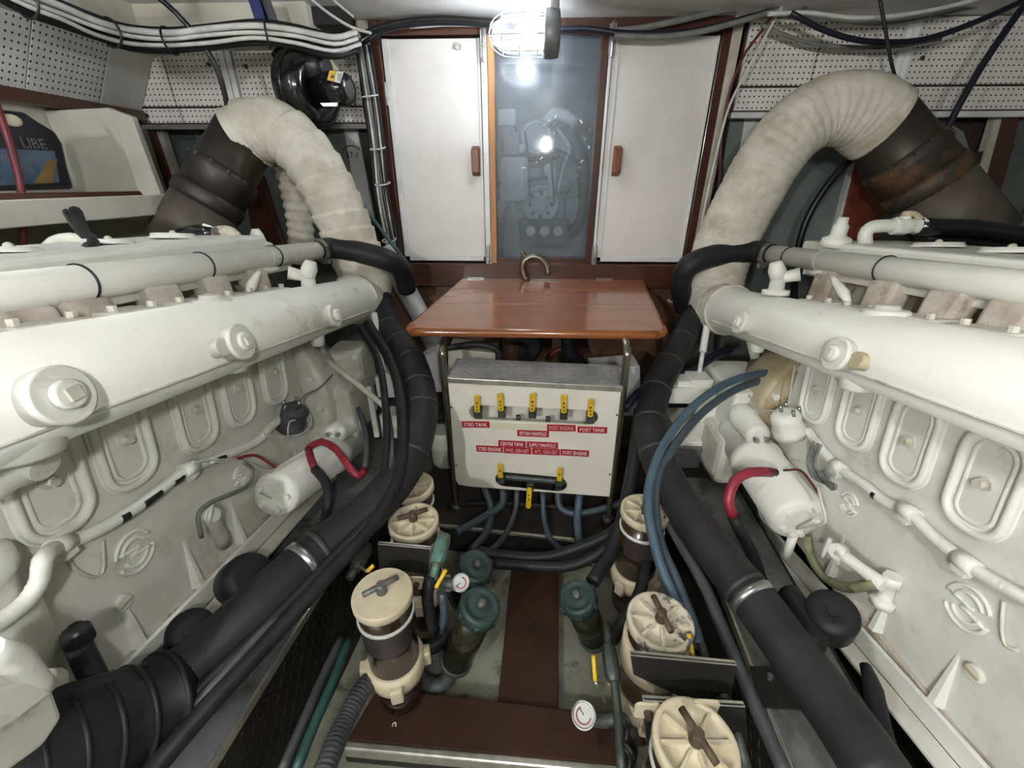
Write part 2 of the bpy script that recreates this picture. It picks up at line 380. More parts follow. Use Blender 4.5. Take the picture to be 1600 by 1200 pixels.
clear('lamp_glass', (0.95, 0.97, 1.0), 0.03, 0.05, (0.9, 0.95, 1.0), 3, 0.05)
clear('dusty_glass', (0.86, 0.89, 0.92), 0.03, 0.05, (0.45, 0.50, 0.56), 5, 0.20)
clear('gauge_glass', (0.95, 0.95, 0.95), 0.03, 0.05)
# ================================================================== the setting
struct(MB().span(-2.15, 2.45, -2.3, 3.3, -0.05, 0.05).build('floor', 'bilge'))
struct(MB().span(-2.15, 2.45, -2.3, 3.3, 2.25, 2.32).build('ceiling', 'ceiling_paint'))
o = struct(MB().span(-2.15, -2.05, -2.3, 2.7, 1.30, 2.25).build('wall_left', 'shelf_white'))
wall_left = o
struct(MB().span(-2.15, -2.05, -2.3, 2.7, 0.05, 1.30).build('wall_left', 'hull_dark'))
struct(MB().span(2.35, 2.45, -2.3, 2.7, 0.05, 2.25).build('wall_right', 'hull_grey'))
struct(MB().span(-2.15, 2.45, -2.4, -2.3, 0.05, 2.25).build('wall_front', 'hull_grey'))
wall_back = struct(MB().span(-2.05, -0.86, 2.62, 2.7, 0.05, 2.25).span(0.87, 2.35, 2.62, 2.7, 0.05, 2.25).span(-0.86, 0.87, 2.46, 2.5, 0.05, 1.08).build('wall_back', 'hull_grey'))
bulk = MB().span(-0.86, 0.87, 2.44, 2.46, 0.3, 1.08).build('bulkhead_lining', 'wood_bulkhead', wall_back)
# deck soffits
struct(MB().span(-1.72, -0.98, 2.15, 2.40, 2.15, 2.25).build('trim_1', 'beam_cream'))
struct(MB().prism([(-1.70, 0.2, 2.25), (-1.70, 0.2, 2.15), (-2.05, 0.2, 2.10), (-2.05, 0.2, 2.25)], (0, 2.2, 0)).build('trim_2', 'beam_cream'))
struct(MB().span(-0.98, -0.86, 2.2, 2.42, 2.19, 2.25).build('trim_3', 'hull_dark'))
# perforated acoustic panels of the back wall
def tile(x0, x1, z0, z1, m='perf_back'):
    MB().span(x0 + 0.0035, x1 - 0.0035, 2.40, 2.418, z0 + 0.003, z1 - 0.003).build('acoustic_panel', m, wall_back, 0.003)
for x0, x1 in ((-2.03, -1.82), (-1.82, -1.54), (-1.48, -1.16), (-1.16, -0.865)):
    tile(x0, x1, 1.93, 2.25); tile(x0 + (0.01 if x0 > -2 else 0), x1 + (0.01 if x1 < -0.9 else 0), 1.86, 1.928)
for x0, x1 in ((0.905, 1.235), (1.235, 1.585), (1.645, 2.04), (2.04, 2.35)):
    tile(x0, x1, 1.998, 2.25); tile(x0, x1, 1.90, 1.996)
MB().span(-2.05, -0.865, 2.418, 2.43, 1.85, 2.25).span(0.90, 2.35, 2.418, 2.43, 1.895, 2.25).build('backing', 'rust_dark', wall_back)
MB().span(-2.03, -0.865, 2.395, 2.43, 1.835, 1.857).build('panel_lip', 'grey_cable', wall_back, 0.003)
MB().span(0.90, 2.35, 2.395, 2.43, 1.872, 1.897).build('panel_lip', 'white_trim', wall_back, 0.003)
for x in (-1.537, -1.507, 1.590, 1.619):
    MB().span(x, x + 0.025, 2.388, 2.418, 1.86 if x < 0 else 1.90, 2.25).build('batten', 'batten_white', wall_back, 0.002)
for x, z in ((-1.60, 2.10), (-1.42, 2.09), (-1.985, 1.895), (1.70, 2.1), (0.94, 2.09)):
    MB().cyl((x, 2.40, z), (x, 2.392, z), 0.009, n=10).build('screw', 'bolt_rust', wall_back)
# frames and sheets in the openings below
def post(name, px, y, m, depth=0.04, parent=None):
    return MB().prism([atY(a, b, y) for a, b in px], (0, depth, 0)).build(name, m, parent or wall_back, 0.002)
post('frame_post', [(222, 203), (241, 203), (290, 340), (266, 340)], 2.45, 'mahogany')
post('frame_strip', [(242, 205), (253, 205), (290, 320), (277, 320)], 2.46, 'cream_post')
post('frame_post', [(380, 275), (408, 275), (446, 400), (398, 400)], 2.40, 'mahogany')
post('grey_sheet', [(320, 330), (386, 300), (402, 400), (310, 400)], 2.5, 'panel_grey')
post('frame_strip', [(536, 195), (557, 195), (585, 345), (562, 345)], 2.5, 'white_trim')
post('dark_sheet', [(560, 195), (600, 195), (640, 420), (592, 420)], 2.52, 'hull_dark')
post('dark_sheet', [(478, 195), (536, 195), (562, 345), (540, 420), (460, 400)], 2.56, 'panel_grey')
d = atY(298, 243, 2.60); MB().cyl(d, d + V((0, -0.02, 0)), 0.155, n=32).build('riveted_plate', 'panel_grey', wall_back)
for k in range(14):
    a = 2 * math.pi * k / 14
    q = d + V((math.cos(a) * 0.135, -0.02, math.sin(a) * 0.135)); MB().ball(q, 0.009, (1, 0.6, 1), 8, 6).build('rivet', 'panel_grey', wall_back)
post('grey_sheet', [(1142, 178), (1162, 178), (1135, 395), (1108, 395)], 2.5, 'panel_grey')
post('frame_strip', [(1165, 178), (1187, 178), (1160, 395), (1132, 395)], 2.5, 'white_trim')
post('grey_sheet', [(1190, 178), (1345, 178), (1300, 395), (1162, 395)], 2.52, 'panel_grey')
post('frame_strip', [(1338, 240), (1345, 240), (1306, 395), (1296, 395)], 2.48, 'white_trim')
post('rust_sheet', [(1345, 235), (1410, 235), (1365, 395), (1306, 395)], 2.46, 'rust_wood')
post('grey_sheet', [(1420, 185), (1545, 185), (1560, 225), (1520, 300), (1490, 330), (1360, 395)], 2.56, 'panel_grey')
post('rust_patch', [(1470, 175), (1560, 175), (1545, 230), (1538, 260), (1520, 240), (1508, 205), (1490, 195)], 2.55, 'rust_dark', 0.01)
post('frame_strip', [(1560, 170), (1574, 170), (1534, 320), (1521, 300)], 2.46, 'cream_post')
post('frame_post', [(1576, 170), (1600, 160), (1560, 322), (1535, 322)], 2.44, 'mahogany')
post('frame_post', [(1520, 240), (1600, 222), (1600, 240), (1524, 258)], 2.47, 'rust_dark')
post('frame_strip', [(1600, 200), (1660, 190), (1600, 370), (1545, 372)], 2.5, 'shelf_white')
for px, py in ((1174, 205), (550, 215)):
    q = atY(px, py + 27, 2.495); t_ = text(wall_back, '11-01' if px > 800 else '6T-1', q, (1, 0, 0), (0, 0, 1), 0.03, 'letter_dark', 0.06)
    MB().tube([q + V((math.cos(a) * 0.05, 0.0, math.sin(a) * 0.03 + 0.012)) for a in (2.8, 2.2, 1.57, 0.9, 0.3)], 0.0025, 6).build('pencil_arc', 'letter_dark', wall_back)
# sloped perforated panels over the left shelf
def slope(y0, y1, m, z0=1.915, z1=2.13):
    a = [V((-2.0, y0, z0)), V((-2.0, y1, z0)), V((-1.86, y1, z1)), V((-1.86, y0, z1))]
    MB().prism(a, (-0.02, 0, -0.012)).build('acoustic_panel', m, wall_left, 0.003)
yj = atX(150, 143, -2.0).y
slope(0.9, 1.86, 'perf_side'); slope(1.864, yj - 0.002, 'perf_side'); slope(yj + 0.002, 2.395, 'plain_board')
MB().prism([(-2.03, 0.2, 1.90), (-2.02, 0.2, 1.91), (-1.86, 0.2, 2.14), (-1.89, 0.2, 2.14)], (0, 2.2, 0)).build('backing', 'rust_dark', wall_left)
MB().prism([(-2.03, 0.2, 1.87), (-1.975, 0.2, 1.865), (-1.975, 0.2, 1.912), (-2.03, 0.2, 1.915)], (0, 2.18, 0)).build('panel_trim', 'mahogany', wall_left, 0.003)
# ------------------------------------------------ cupboard wall with the generator enclosure
enc = struct(MB().span(-0.85, -0.83, 2.46, 3.2, 1.08, 2.25).span(0.83, 0.85, 2.46, 3.2, 1.08, 2.25).span(-0.85, 0.85, 3.18, 3.2, 1.08, 2.25).span(-0.83, 0.83, 2.46, 3.2, 1.06, 1.08).build('wall_enclosure', 'panel_grey'))
fr = struct(MB().span(-0.80, -0.757, 2.37, 2.46, 1.08, 2.25).build('trim_4', 'mahogany', None, 0.003))
def fpart(x0, x1, z0, z1, m, n='frame_rail', y0=2.37, y1=2.46, b=0.003): return MB().span(x0, x1, y0, y1, z0, z1).build(n, m, fr, b)
fpart(0.782, 0.822, 1.08, 2.25, 'mahogany', 'frame_stile')
fpart(-0.86, -0.803, 1.08, 2.25, 'cream_post', 'frame_post')
fpart(0.826, 0.868, 1.08, 2.25, 'cream_post', 'frame_post')
fpart(-0.757, 0.782, 2.195, 2.25, 'mahogany_flat')
fpart(-0.80, 0.822, 1.065, 1.19, 'mahogany_flat', 'ledge', 2.34)
fpart(-0.296, -0.268, 1.19, 2.195, 'white_trim', 'frame_stile', 2.365)
fpart(0.288, 0.302, 1.19, 2.195, 'white_trim', 'frame_stile', 2.365)
fpart(-0.266, -0.236, 1.19, 2.195, 'pine', 'frame_stile', 2.362)
fpart(0.252, 0.286, 1.19, 2.195, 'mahogany', 'frame_stile', 2.368)
win = struct(MB().span(-0.236, 0.252, 2.40, 2.404, 1.19, 2.195).build('window_1', 'dusty_glass'))
fpart(-0.236, 0.252, 1.185, 1.215, 'mahogany_flat', 'frame_rail', 2.375)
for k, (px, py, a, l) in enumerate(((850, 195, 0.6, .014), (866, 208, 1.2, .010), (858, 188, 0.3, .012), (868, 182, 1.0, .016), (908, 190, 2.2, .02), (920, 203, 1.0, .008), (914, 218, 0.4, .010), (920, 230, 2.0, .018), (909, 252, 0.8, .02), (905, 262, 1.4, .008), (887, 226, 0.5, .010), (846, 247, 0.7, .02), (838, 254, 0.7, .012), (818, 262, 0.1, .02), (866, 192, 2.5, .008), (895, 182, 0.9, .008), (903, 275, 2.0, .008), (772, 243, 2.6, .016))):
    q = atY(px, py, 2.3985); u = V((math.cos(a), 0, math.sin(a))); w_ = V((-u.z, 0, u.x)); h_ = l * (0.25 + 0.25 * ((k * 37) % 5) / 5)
    MB().prism([q - u * l / 2 - w_ * h_ * .4, q + u * l / 2 - w_ * h_ * .5, q + u * l * .4 + w_ * h_ * .5, q - u * l * .45 + w_ * h_ * .3], (0, 0.0012, 0)).build('glint_fleck', 'white_trim', win)  # bright reflections on the glass, modelled as small white flecks
for px, py in ((756, 408), (930, 408)): pass
def barrel_bolt(x, z, parent):
    b = MB().span(x - 0.014, x + 0.014, 2.352, 2.364, z - 0.055, z + 0.055)
    b.cyl((x, 2.348, z - 0.07), (x, 2.348, z + 0.06), 0.006, n=10); b.cyl((x, 2.35, z - 0.01), (x, 2.33, z - 0.01), 0.006, n=10)
    b.build('door_bolt', 'steel', parent, 0.001)
barrel_bolt(-0.282, 2.16, fr); barrel_bolt(0.296, 2.17, fr); barrel_bolt(-0.278, 1.23, fr); barrel_bolt(0.296, 1.23, fr)
for x in (-0.355, 0.36):
    MB().span(x - 0.045, x + 0.045, 2.33, 2.34, 1.098, 1.118).cyl((x - 0.045, 2.328, 1.108), (x + 0.045, 2.328, 1.108), 0.006, n=8).build('hinge', 'steel', fr, 0.001)
for x0, x1, hx, lab in ((-0.752, -0.30, -0.335, 'white cupboard door with brown wooden grip to the left of the dusty glass'),
                        (0.306, 0.778, 0.37, 'white cupboard door with brown wooden grip to the right of the dusty glass')):
    dr = thing('cupboard_door', lab, 'door', ((x0 + x1) / 2, 2.39, 1.2), 'cupboard doors beside the glass')
    MB().span(x0, x1, 2.385, 2.41, 1.20, 2.185).build('door_panel', 'white_door', dr, 0.002)
    e = MB().span(x0, x0 + 0.03, 2.378, 2.386, 1.20, 2.185).span(x1 - 0.012, x1, 2.378, 2.386, 1.2, 2.185).span(x0, x1, 2.378, 2.386, 1.2, 1.225)
    e.build('edge_strip', 'white_trim', dr, 0.002)
    hz = 1.69
    MB().prism([(hx - 0.02, 2.385, hz - 0.07), (hx - 0.02, 2.345, hz - 0.055), (hx - 0.02, 2.345, hz + 0.055), (hx - 0.02, 2.385, hz + 0.07)], (0.04, 0, 0)).build('grip', 'handle_wood', dr, 0.006)
    if x0 < 0:
        MB().cyl((-0.40, 2.387, 2.155), (-0.40, 2.372, 2.155), 0.014, n=16).build('lock', 'steel', dr)
        MB().span(x0 - 0.006, x0 + 0.006, 2.372, 2.38, 1.93, 2.02).build('hinge', 'steel', dr)
# generator behind the glass
g = thing('generator_set', 'grey diesel generator seen dimly behind the dusty glass', 'generator', (0.02, 2.85, 1.08))
def gy(px, py, y=2.7): return atY(px, py, y)
MB().span(-0.22, 0.30, 2.78, 3.1, 1.09, 1.62).build('engine_block', 'gen_grey', g, 0.02)
MB().span(-0.12, 0.28, 2.82, 3.1, 1.60, 1.86).build('cylinder_head', 'gen_grey', g, 0.02)
c = gy(845, 320); MB().lathe(c, (0, 1, 0), [(0, 0.03), (0.0, 0.035), (0.03, 0.05), (0.03, 0.085), (0.0, 0.095), (0.0, 0.105), (0.05, 0.105), (0.12, 0.05)], 28).build('pulley', 'gen_white', g)
for k in range(8):
    a = k * math.pi / 4; q = c + V((math.cos(a) * 0.065, 0.015, math.sin(a) * 0.065)); MB().ball(q, 0.012, (1, 1, 1), 8, 6).build('pulley_bolt', 'gen_dark', g)
c = gy(838, 215); MB().lathe(c, (0, 1, 0), [(0, 0.05), (0, 0.09), (0.02, 0.105), (0.14, 0.105)], 24).build('water_pump', 'gen_grey', g)
MB().torus(c + V((0, -0.005, 0)), (0, 1, 0), 0.075, 0.008).build('pump_rim', 'gen_white', g)
MB().span(gy(782, 300).x, gy(826, 300).x, 2.62, 2.8, gy(800, 315).z, gy(800, 245).z).build('filter_box', 'gen_white', g, 0.03)
c = gy(790, 330); MB().cyl(c, c + V((0, 0.1, 0)), 0.07, n=20).build('idler_wheel', 'gen_grey', g)
MB().tube([gy(880, 200), gy(905, 235), gy(912, 300), gy(905, 345), gy(890, 365)], 0.035, 12).build('coolant_hose', 'gen_dark', g)
MB().tube([gy(800, 190), gy(808, 225), gy(800, 260), gy(784, 290)], 0.012, 8).build('fuel_hose', 'gen_dark', g)
MB().tube([gy(850, 195), gy(865, 180), gy(885, 182), gy(900, 195)], 0.03, 12).build('intake_pipe', 'gen_white', g)
for k, (px, py, r_, m_) in enumerate(((792, 205, 0.045, 'gen_grey'), (858, 265, 0.035, 'gen_white'), (880, 290, 0.04, 'gen_grey'), (868, 240, 0.028, 'gen_dark'), (812, 338, 0.03, 'gen_grey'), (815, 232, 0.025, 'gen_white'))):
    q = gy(px, py, 2.68); MB().lathe(q, (0, 1, 0), [(0, r_ * 0.4), (0.004, r_ * 0.8), (0.01, r_), (0.1, r_)], 18).build('flange_cap', m_, g)
for k, (px, py, w2, h2, m_) in enumerate(((800, 225, 0.09, 0.12, 'gen_grey'), (885, 225, 0.08, 0.14, 'gen_grey'), (862, 285, 0.05, 0.16, 'gen_white'), (835, 270, 0.07, 0.06, 'gen_grey'), (895, 330, 0.10, 0.16, 'gen_grey'), (792, 185, 0.1, 0.08, 'gen_white'))):
    q = gy(px, py, 2.72); MB().box(q, (w2, 0.08, h2)).build('casting', m_, g, 0.012)
MB().tube([gy(820, 205, 2.66), gy(826, 260, 2.66), gy(828, 318, 2.66)], 0.006, 6).tube([gy(858, 215, 2.66), gy(862, 260, 2.66), gy(866, 320, 2.66)], 0.006, 6).build('drive_belt', 'gen_dark', g)
for l in (((776, 290), (800, 275), (822, 252), (850, 245)), ((870, 200), (890, 230), (880, 262), (872, 300)), ((785, 345), (800, 300), (815, 280), (830, 285)), ((850, 240), (872, 235), (900, 255), (905, 290))):
    MB().tube([gy(*p, 2.64) for p in l], 0.008, 8).build('pipe', 'gen_white' if l[0][0] > 860 else 'gen_dark', g)
p0 = gy(812, 385, 2.55); p1 = gy(888, 343, 2.55)
cp = MB().span(p0.x, p1.x, 2.55, 2.63, p0.z, p1.z).build('control_panel', 'gen_dark', g, 0.006)
for px in (829, 851, 872):
    q = gy(px, 361, 2.545); MB().cyl(q, q + V((0, 0.01, 0)), 0.027, n=20).build('dial', 'gen_white', cp)
# curved pipe on the ledge in front of the glass
s_ = MB().tube([atY(*p, 2.30) for p in ((824, 440), (817, 425), (818, 410), (830, 401), (845, 404), (855, 416), (856, 430))], 0.016, 12, 0.015)
s_.tube([atY(815, 392, 2.31), atY(821, 402, 2.31)], 0.012, 8).span(atY(825, 440, 2.3).x, atY(872, 440, 2.3).x, 2.28, 2.36, 1.085, 1.11)
tag(s_.build('bent_pipe', 'brass_steel'), 'curved stainless pipe hook on the ledge below the glass', 'pipe')
# ------------------------------------------------ shelf at the left
sh = thing('wall_shelf', 'cream painted open shelf with brown fiddle rail at the left wall', 'shelf', (-1.8, 1.2, 1.48))
MB().span(-2.05, -1.62, 0.1, 1.93, 1.50, 1.535).build('shelf_board', 'shelf_white', sh, 0.003)
MB().span(-1.62, -1.59, 0.1, 1.94, 1.475, 1.55).build('front_rail', 'shelf_white', sh, 0.004)
MB().prism([(-1.632, 0.1, 1.535), (-1.632, 1.80, 1.535), (-1.632, 1.78, 1.565), (-1.632, 0.1, 1.575)], (0.012, 0, 0)).build('fiddle_rail', 'mahogany', sh, 0.003)
MB().prism([atY(a, b, 1.95) for a, b in ((170, 168), (260, 345), (60, 345), (30, 300), (12, 176))], (0, 0.03, 0)).build('end_panel', 'shelf_white', sh, 0.003)
MB().prism([atY(a, b, 1.93) for a, b in ((172, 170), (205, 182), (272, 360), (236, 360))], (0, 0.03, 0)).build('corner_post', 'shelf_white', sh, 0.004)
# jug on the shelf
j = thing('oil_jug', 'black plastic jug with blue and orange label on the left shelf', 'jug', (-1.72, 1.40, 1.54))
jx = lambda px, py: atX(px, py, -1.72)
prof = [(-60, 300), (118, 296), (108, 262), (100, 225), (88, 205), (62, 190), (40, 175), (0, 170), (-50, 172)]
pp = [jx(a, b) for a, b in prof]; zmin = min(p.z for p in pp)
for p in pp: p.z = max(p.z, 1.537)
MB().prism(pp, (-0.16, 0.0, 0)).build('body', 'jug_black', j, 0.012)
lb = [jx(a, b) + V((0.003, 0, 0)) for a, b in ((0, 232), (84, 236), (92, 285), (0, 290))]
MB().prism(lb, (-0.002, 0, 0)).build('label_print', 'jug_blue', j)
MB().prism([jx(a, b) + V((0.005, 0, 0)) for a, b in ((72, 252), (88, 248), (80, 286), (52, 287))], (-0.002, 0, 0)).build('label_drop', 'jug_orange', j)
d_ = (jx(84, 222) - jx(20, 218)).normalized()
text(j, 'LIBE', jx(50, 224) + V((0.006, 0, 0)), (0, 1, 0), (0, 0, 1), 0.03, 'bolt_grey', 0.13)
MB().ball(jx(18, 188) + V((0.002, 0, 0)), 0.022, (0.3, 1.4, 0.8), 12, 8).build('cap_print', 'filter_cream', j)
# ------------------------------------------------ floor steps and boards
def quadZ(px, z, th): return MB().prism([atZ(a, b, z) for a, b in px], (0, 0, -th))
cb = quadZ([(800, 885), (873, 885), (872, 1112), (777, 1103)], 0.10, 0.045).build('floor_board', 'board_brown', None, 0.004)
hq = atZ(830, 972, 0.1005); tag(cb, 'dark brown central floor board with a finger hole', 'board')
MB().cyl(hq - V((0, 0, 0.01)), hq + V((0, 0, 0.0006)), 0.011, n=16).build('finger_hole', 'tape_black', cb)
xb = thing('floor_step', 'dark brown cross board with metal nosing in the foreground', 'step', atZ(760, 1130, 0.05))
A, B_, C_, D_ = [atZ(a, b, 0.12) for a, b in ((590, 1074), (985, 1119), (985, 1198), (541, 1157))]
MB().prism([A, B_, C_, D_], (0, 0, -0.035)).build('step_board', 'board_brown', xb, 0.004)
dn = (C_ - D_).normalized(); nn = V((dn.y, -dn.x, 0))
MB().prism([D_ + V((0, 0, 0.004)), C_ + V((0, 0, 0.004)), C_ + nn * 0.022 + V((0, 0, 0.004)), D_ + nn * 0.022 + V((0, 0, 0.004))], (0, 0, -0.05)).build('nosing', 'alu_edge', xb, 0.006)
MB().prism([D_ + nn * 0.022 + V((0, 0, -0.046)), C_ + nn * 0.022 + V((0, 0, -0.046)), C_ + V((0, 0, -0.046)), D_ + V((0, 0, -0.046))], (0, 0, -0.024)).build('riser', 'tread_xz', xb)
q = atZ(616, 1133, 0.1205); MB().tube([q + V((math.cos(a) * 0.006, math.sin(a) * 0.006, 0.001)) for a in (-0.6, 0.8, 1.6, 2.4, 3.8)], 0.0016, 6, 0.004).build('paint_mark', 'letter_white', xb)
fl2 = thing('tread_platform', 'tread plate platform with metal nosing under the valve panel', 'step', (0, 1.6, 0.05))
A, B_ = atZ(675, 817, 0.18), atZ(1000, 852, 0.18)
ex = (B_ - A).normalized(); A = A - ex * 0.12; B_ = B_ + ex * 0.1; ey = V((-ex.y, ex.x, 0))
MB().prism([A, B_, B_ + ey * 0.75, A + ey * 0.75], (0, 0, -0.02)).build('platform_top', 'step_top', fl2, 0.002)
MB().prism([A + V((0, 0, .004)), B_ + V((0, 0, .004)), B_ - ey * 0.012 + V((0, 0, .002)), A - ey * 0.012 + V((0, 0, .002))], (0, 0, -0.016)).build('nosing', 'alu_edge', fl2, 0.003)
MB().prism([A - V((0, 0, .02)), B_ - V((0, 0, .02)), B_ - V((0, 0, .13)) - ey * 0.03, A - V((0, 0, .13)) - ey * 0.03], ey * 0.01).build('riser', 'tread_xz', fl2)
q = [atZ(a, b, 0.085) for a, b in ((925, 880), (992, 870), (995, 888), (930, 896))]
tag(MB().prism(q, (0, 0, -0.035)).build('edge_plate', 'alu_edge', None, 0.002), 'small bright tread plate edge beside the right-hand strainer hose', 'plate')
# engine bearers (longitudinal girders clad in tread plate)
for s, (xa, xb_), lab in ((-1, (-0.845, -0.655), 'left tread plate girder beside the left engine'), (1, (0.47, 0.613), 'right tread plate girder beside the right engine')):
    gi = thing('engine_girder', lab, 'girder', ((xa + xb_) / 2, 0.6, 0.05), 'girders along the engines')
    a, b = V((xa, -0.4, 0.42)), V((xb_, 1.5, 0.42)); out = V((s, 0, 0))
    MB().prism([a - V((0, 0, .012)), b - V((0, 0, .012)), b + V((-s * .03, 0, -0.37)), a + V((-s * .03, 0, -0.37))], out * 0.015).build('side_plate', 'tread_yz', gi)
    MB().prism([a, b, b + out * 0.24, a + out * 0.24], (0, 0, -0.012)).build('top_plate', 'galvanised', gi)
    MB().prism([a + V((-s * .004, 0, .004)), b + V((-s * .004, 0, .004)), b + V((s * .006, 0, .004)), a + V((s * .006, 0, .004))], (0, 0, -0.025)).build('edge_strip', 'alu_edge', gi, 0.002)
    MB().prism([a + out * 0.24, b + out * 0.24, b + out * 0.25 + V((0, 0, -0.37)), a + out * 0.25 + V((0, 0, -0.37))], out * 0.01).build('outer_plate', 'hull_dark', gi)
# ================================================================== the two main engines
def lerpz(a, b): return lambda y: a.z + (b.z - a.z) * (y - a.y) / (b.y - a.y)
def capsule(c, ud, vd, hw, hh, r, n=6):
    out = []
    for sx, sy, a0 in ((1, 1, 0), (-1, 1, 90), (-1, -1, 180), (1, -1, 270)):
        for k in range(n + 1):
            a = math.radians(a0 + 90 * k / n)
            out.append(c + ud * (sx * (hw - r) + r * math.cos(a)) + vd * (sy * (hh - r) + r * math.sin(a)))
    return out
def cover(eng, c, ud, vd, nn, hw=0.072, hh=0.125, r=0.06, m='engine_paint'):
    b = MB()
    b.prism(capsule(c, ud, vd, hw, hh, r), nn * 0.008, True)
    pb = b.build('inspection_cover', m, eng, 0.003)
    ring = capsule(c + nn * 0.01, ud, vd, hw - 0.012, hh - 0.012, r - 0.01)
    MB().tube(ring, 0.009, 8, closed=True).build('rim', m, pb)
    ring = capsule(c + nn * 0.006, ud, vd, hw - 0.032, hh - 0.032, r - 0.028)
    MB().tube(ring, 0.006, 8, closed=True).build('inner_rim', m, pb)
    q = c + vd * 0.0
    h = MB(); h.cyl(q + nn * 0.006, q + nn * 0.012, 0.016, n=16); h.hexa(q + nn * 0.01, q + nn * 0.026, 0.011)
    h.build('bolt', 'engine_dirty', pb)
def boss(eng, p, nn, r=0.042, ear=None, rusty=False):
    b = MB(); b.lathe(p - nn * 0.03, nn, [(0, r * 0.9), (0.045, r * 0.95), (0.048, r), (0.058, r), (0.06, r * 0.92)], 28)
    o = b.build('plug_boss', 'engine_paint', eng)
    MB().lathe(p + nn * 0.028, nn, [(0, r * 0.52), (0.012, r * 0.5), (0.014, r * 0.42)], 20).build('plug', 'engine_paint', o)
    u, w_ = frame(nn); MB().box(p + nn * 0.044, (0.02, 0.02, 0.008), rot_to(u, w_, nn)).build('square_drive', 'engine_dirty', o)
    if ear:
        e = V(ear); MB().cyl(p - nn * 0.02 + e, p + nn * 0.02 + e, 0.022, n=14).box(p + e * 0.6 - nn * 0.002, (0.05, 0.028, 0.03), rot_to(e.normalized(), nn.cross(e).normalized(), nn)).build('ear', 'engine_stained' if rusty else 'engine_dirty', o, 0.003)
def emblem(eng, c, ud, vd, nn, r=0.05):
    b = MB()
    for rr, kx in ((1.0, 0.92), (0.68, 0.9)):
        for a0 in (25, 205):
            pts = [c + ud * math.cos(math.radians(a)) * r * rr * kx + vd * math.sin(math.radians(a)) * r * rr for a in range(a0, a0 + 146, 12)]
            b.tube(pts, 0.0045, 6, 0.008)
    b.tube([c + ud * -0.9 * r + vd * 0.30 * r, c + ud * 0.0 * r + vd * 0.12 * r, c + ud * 0.25 * r + vd * 0.14 * r], 0.004, 6)
    b.tube([c + ud * 0.9 * r - vd * 0.30 * r, c - vd * 0.12 * r, c - ud * 0.25 * r - vd * 0.14 * r], 0.004, 6)
    b.tube([c + ud * 0.22 * r + vd * 0.13 * r, c - ud * 0.22 * r - vd * 0.13 * r], 0.004, 6)
    b.build('cast_emblem', 'engine_paint', eng)
def corrug(p=0.012, a=0.08): return lambda L, ang: 1 + a * math.sin(2 * math.pi * L / p)
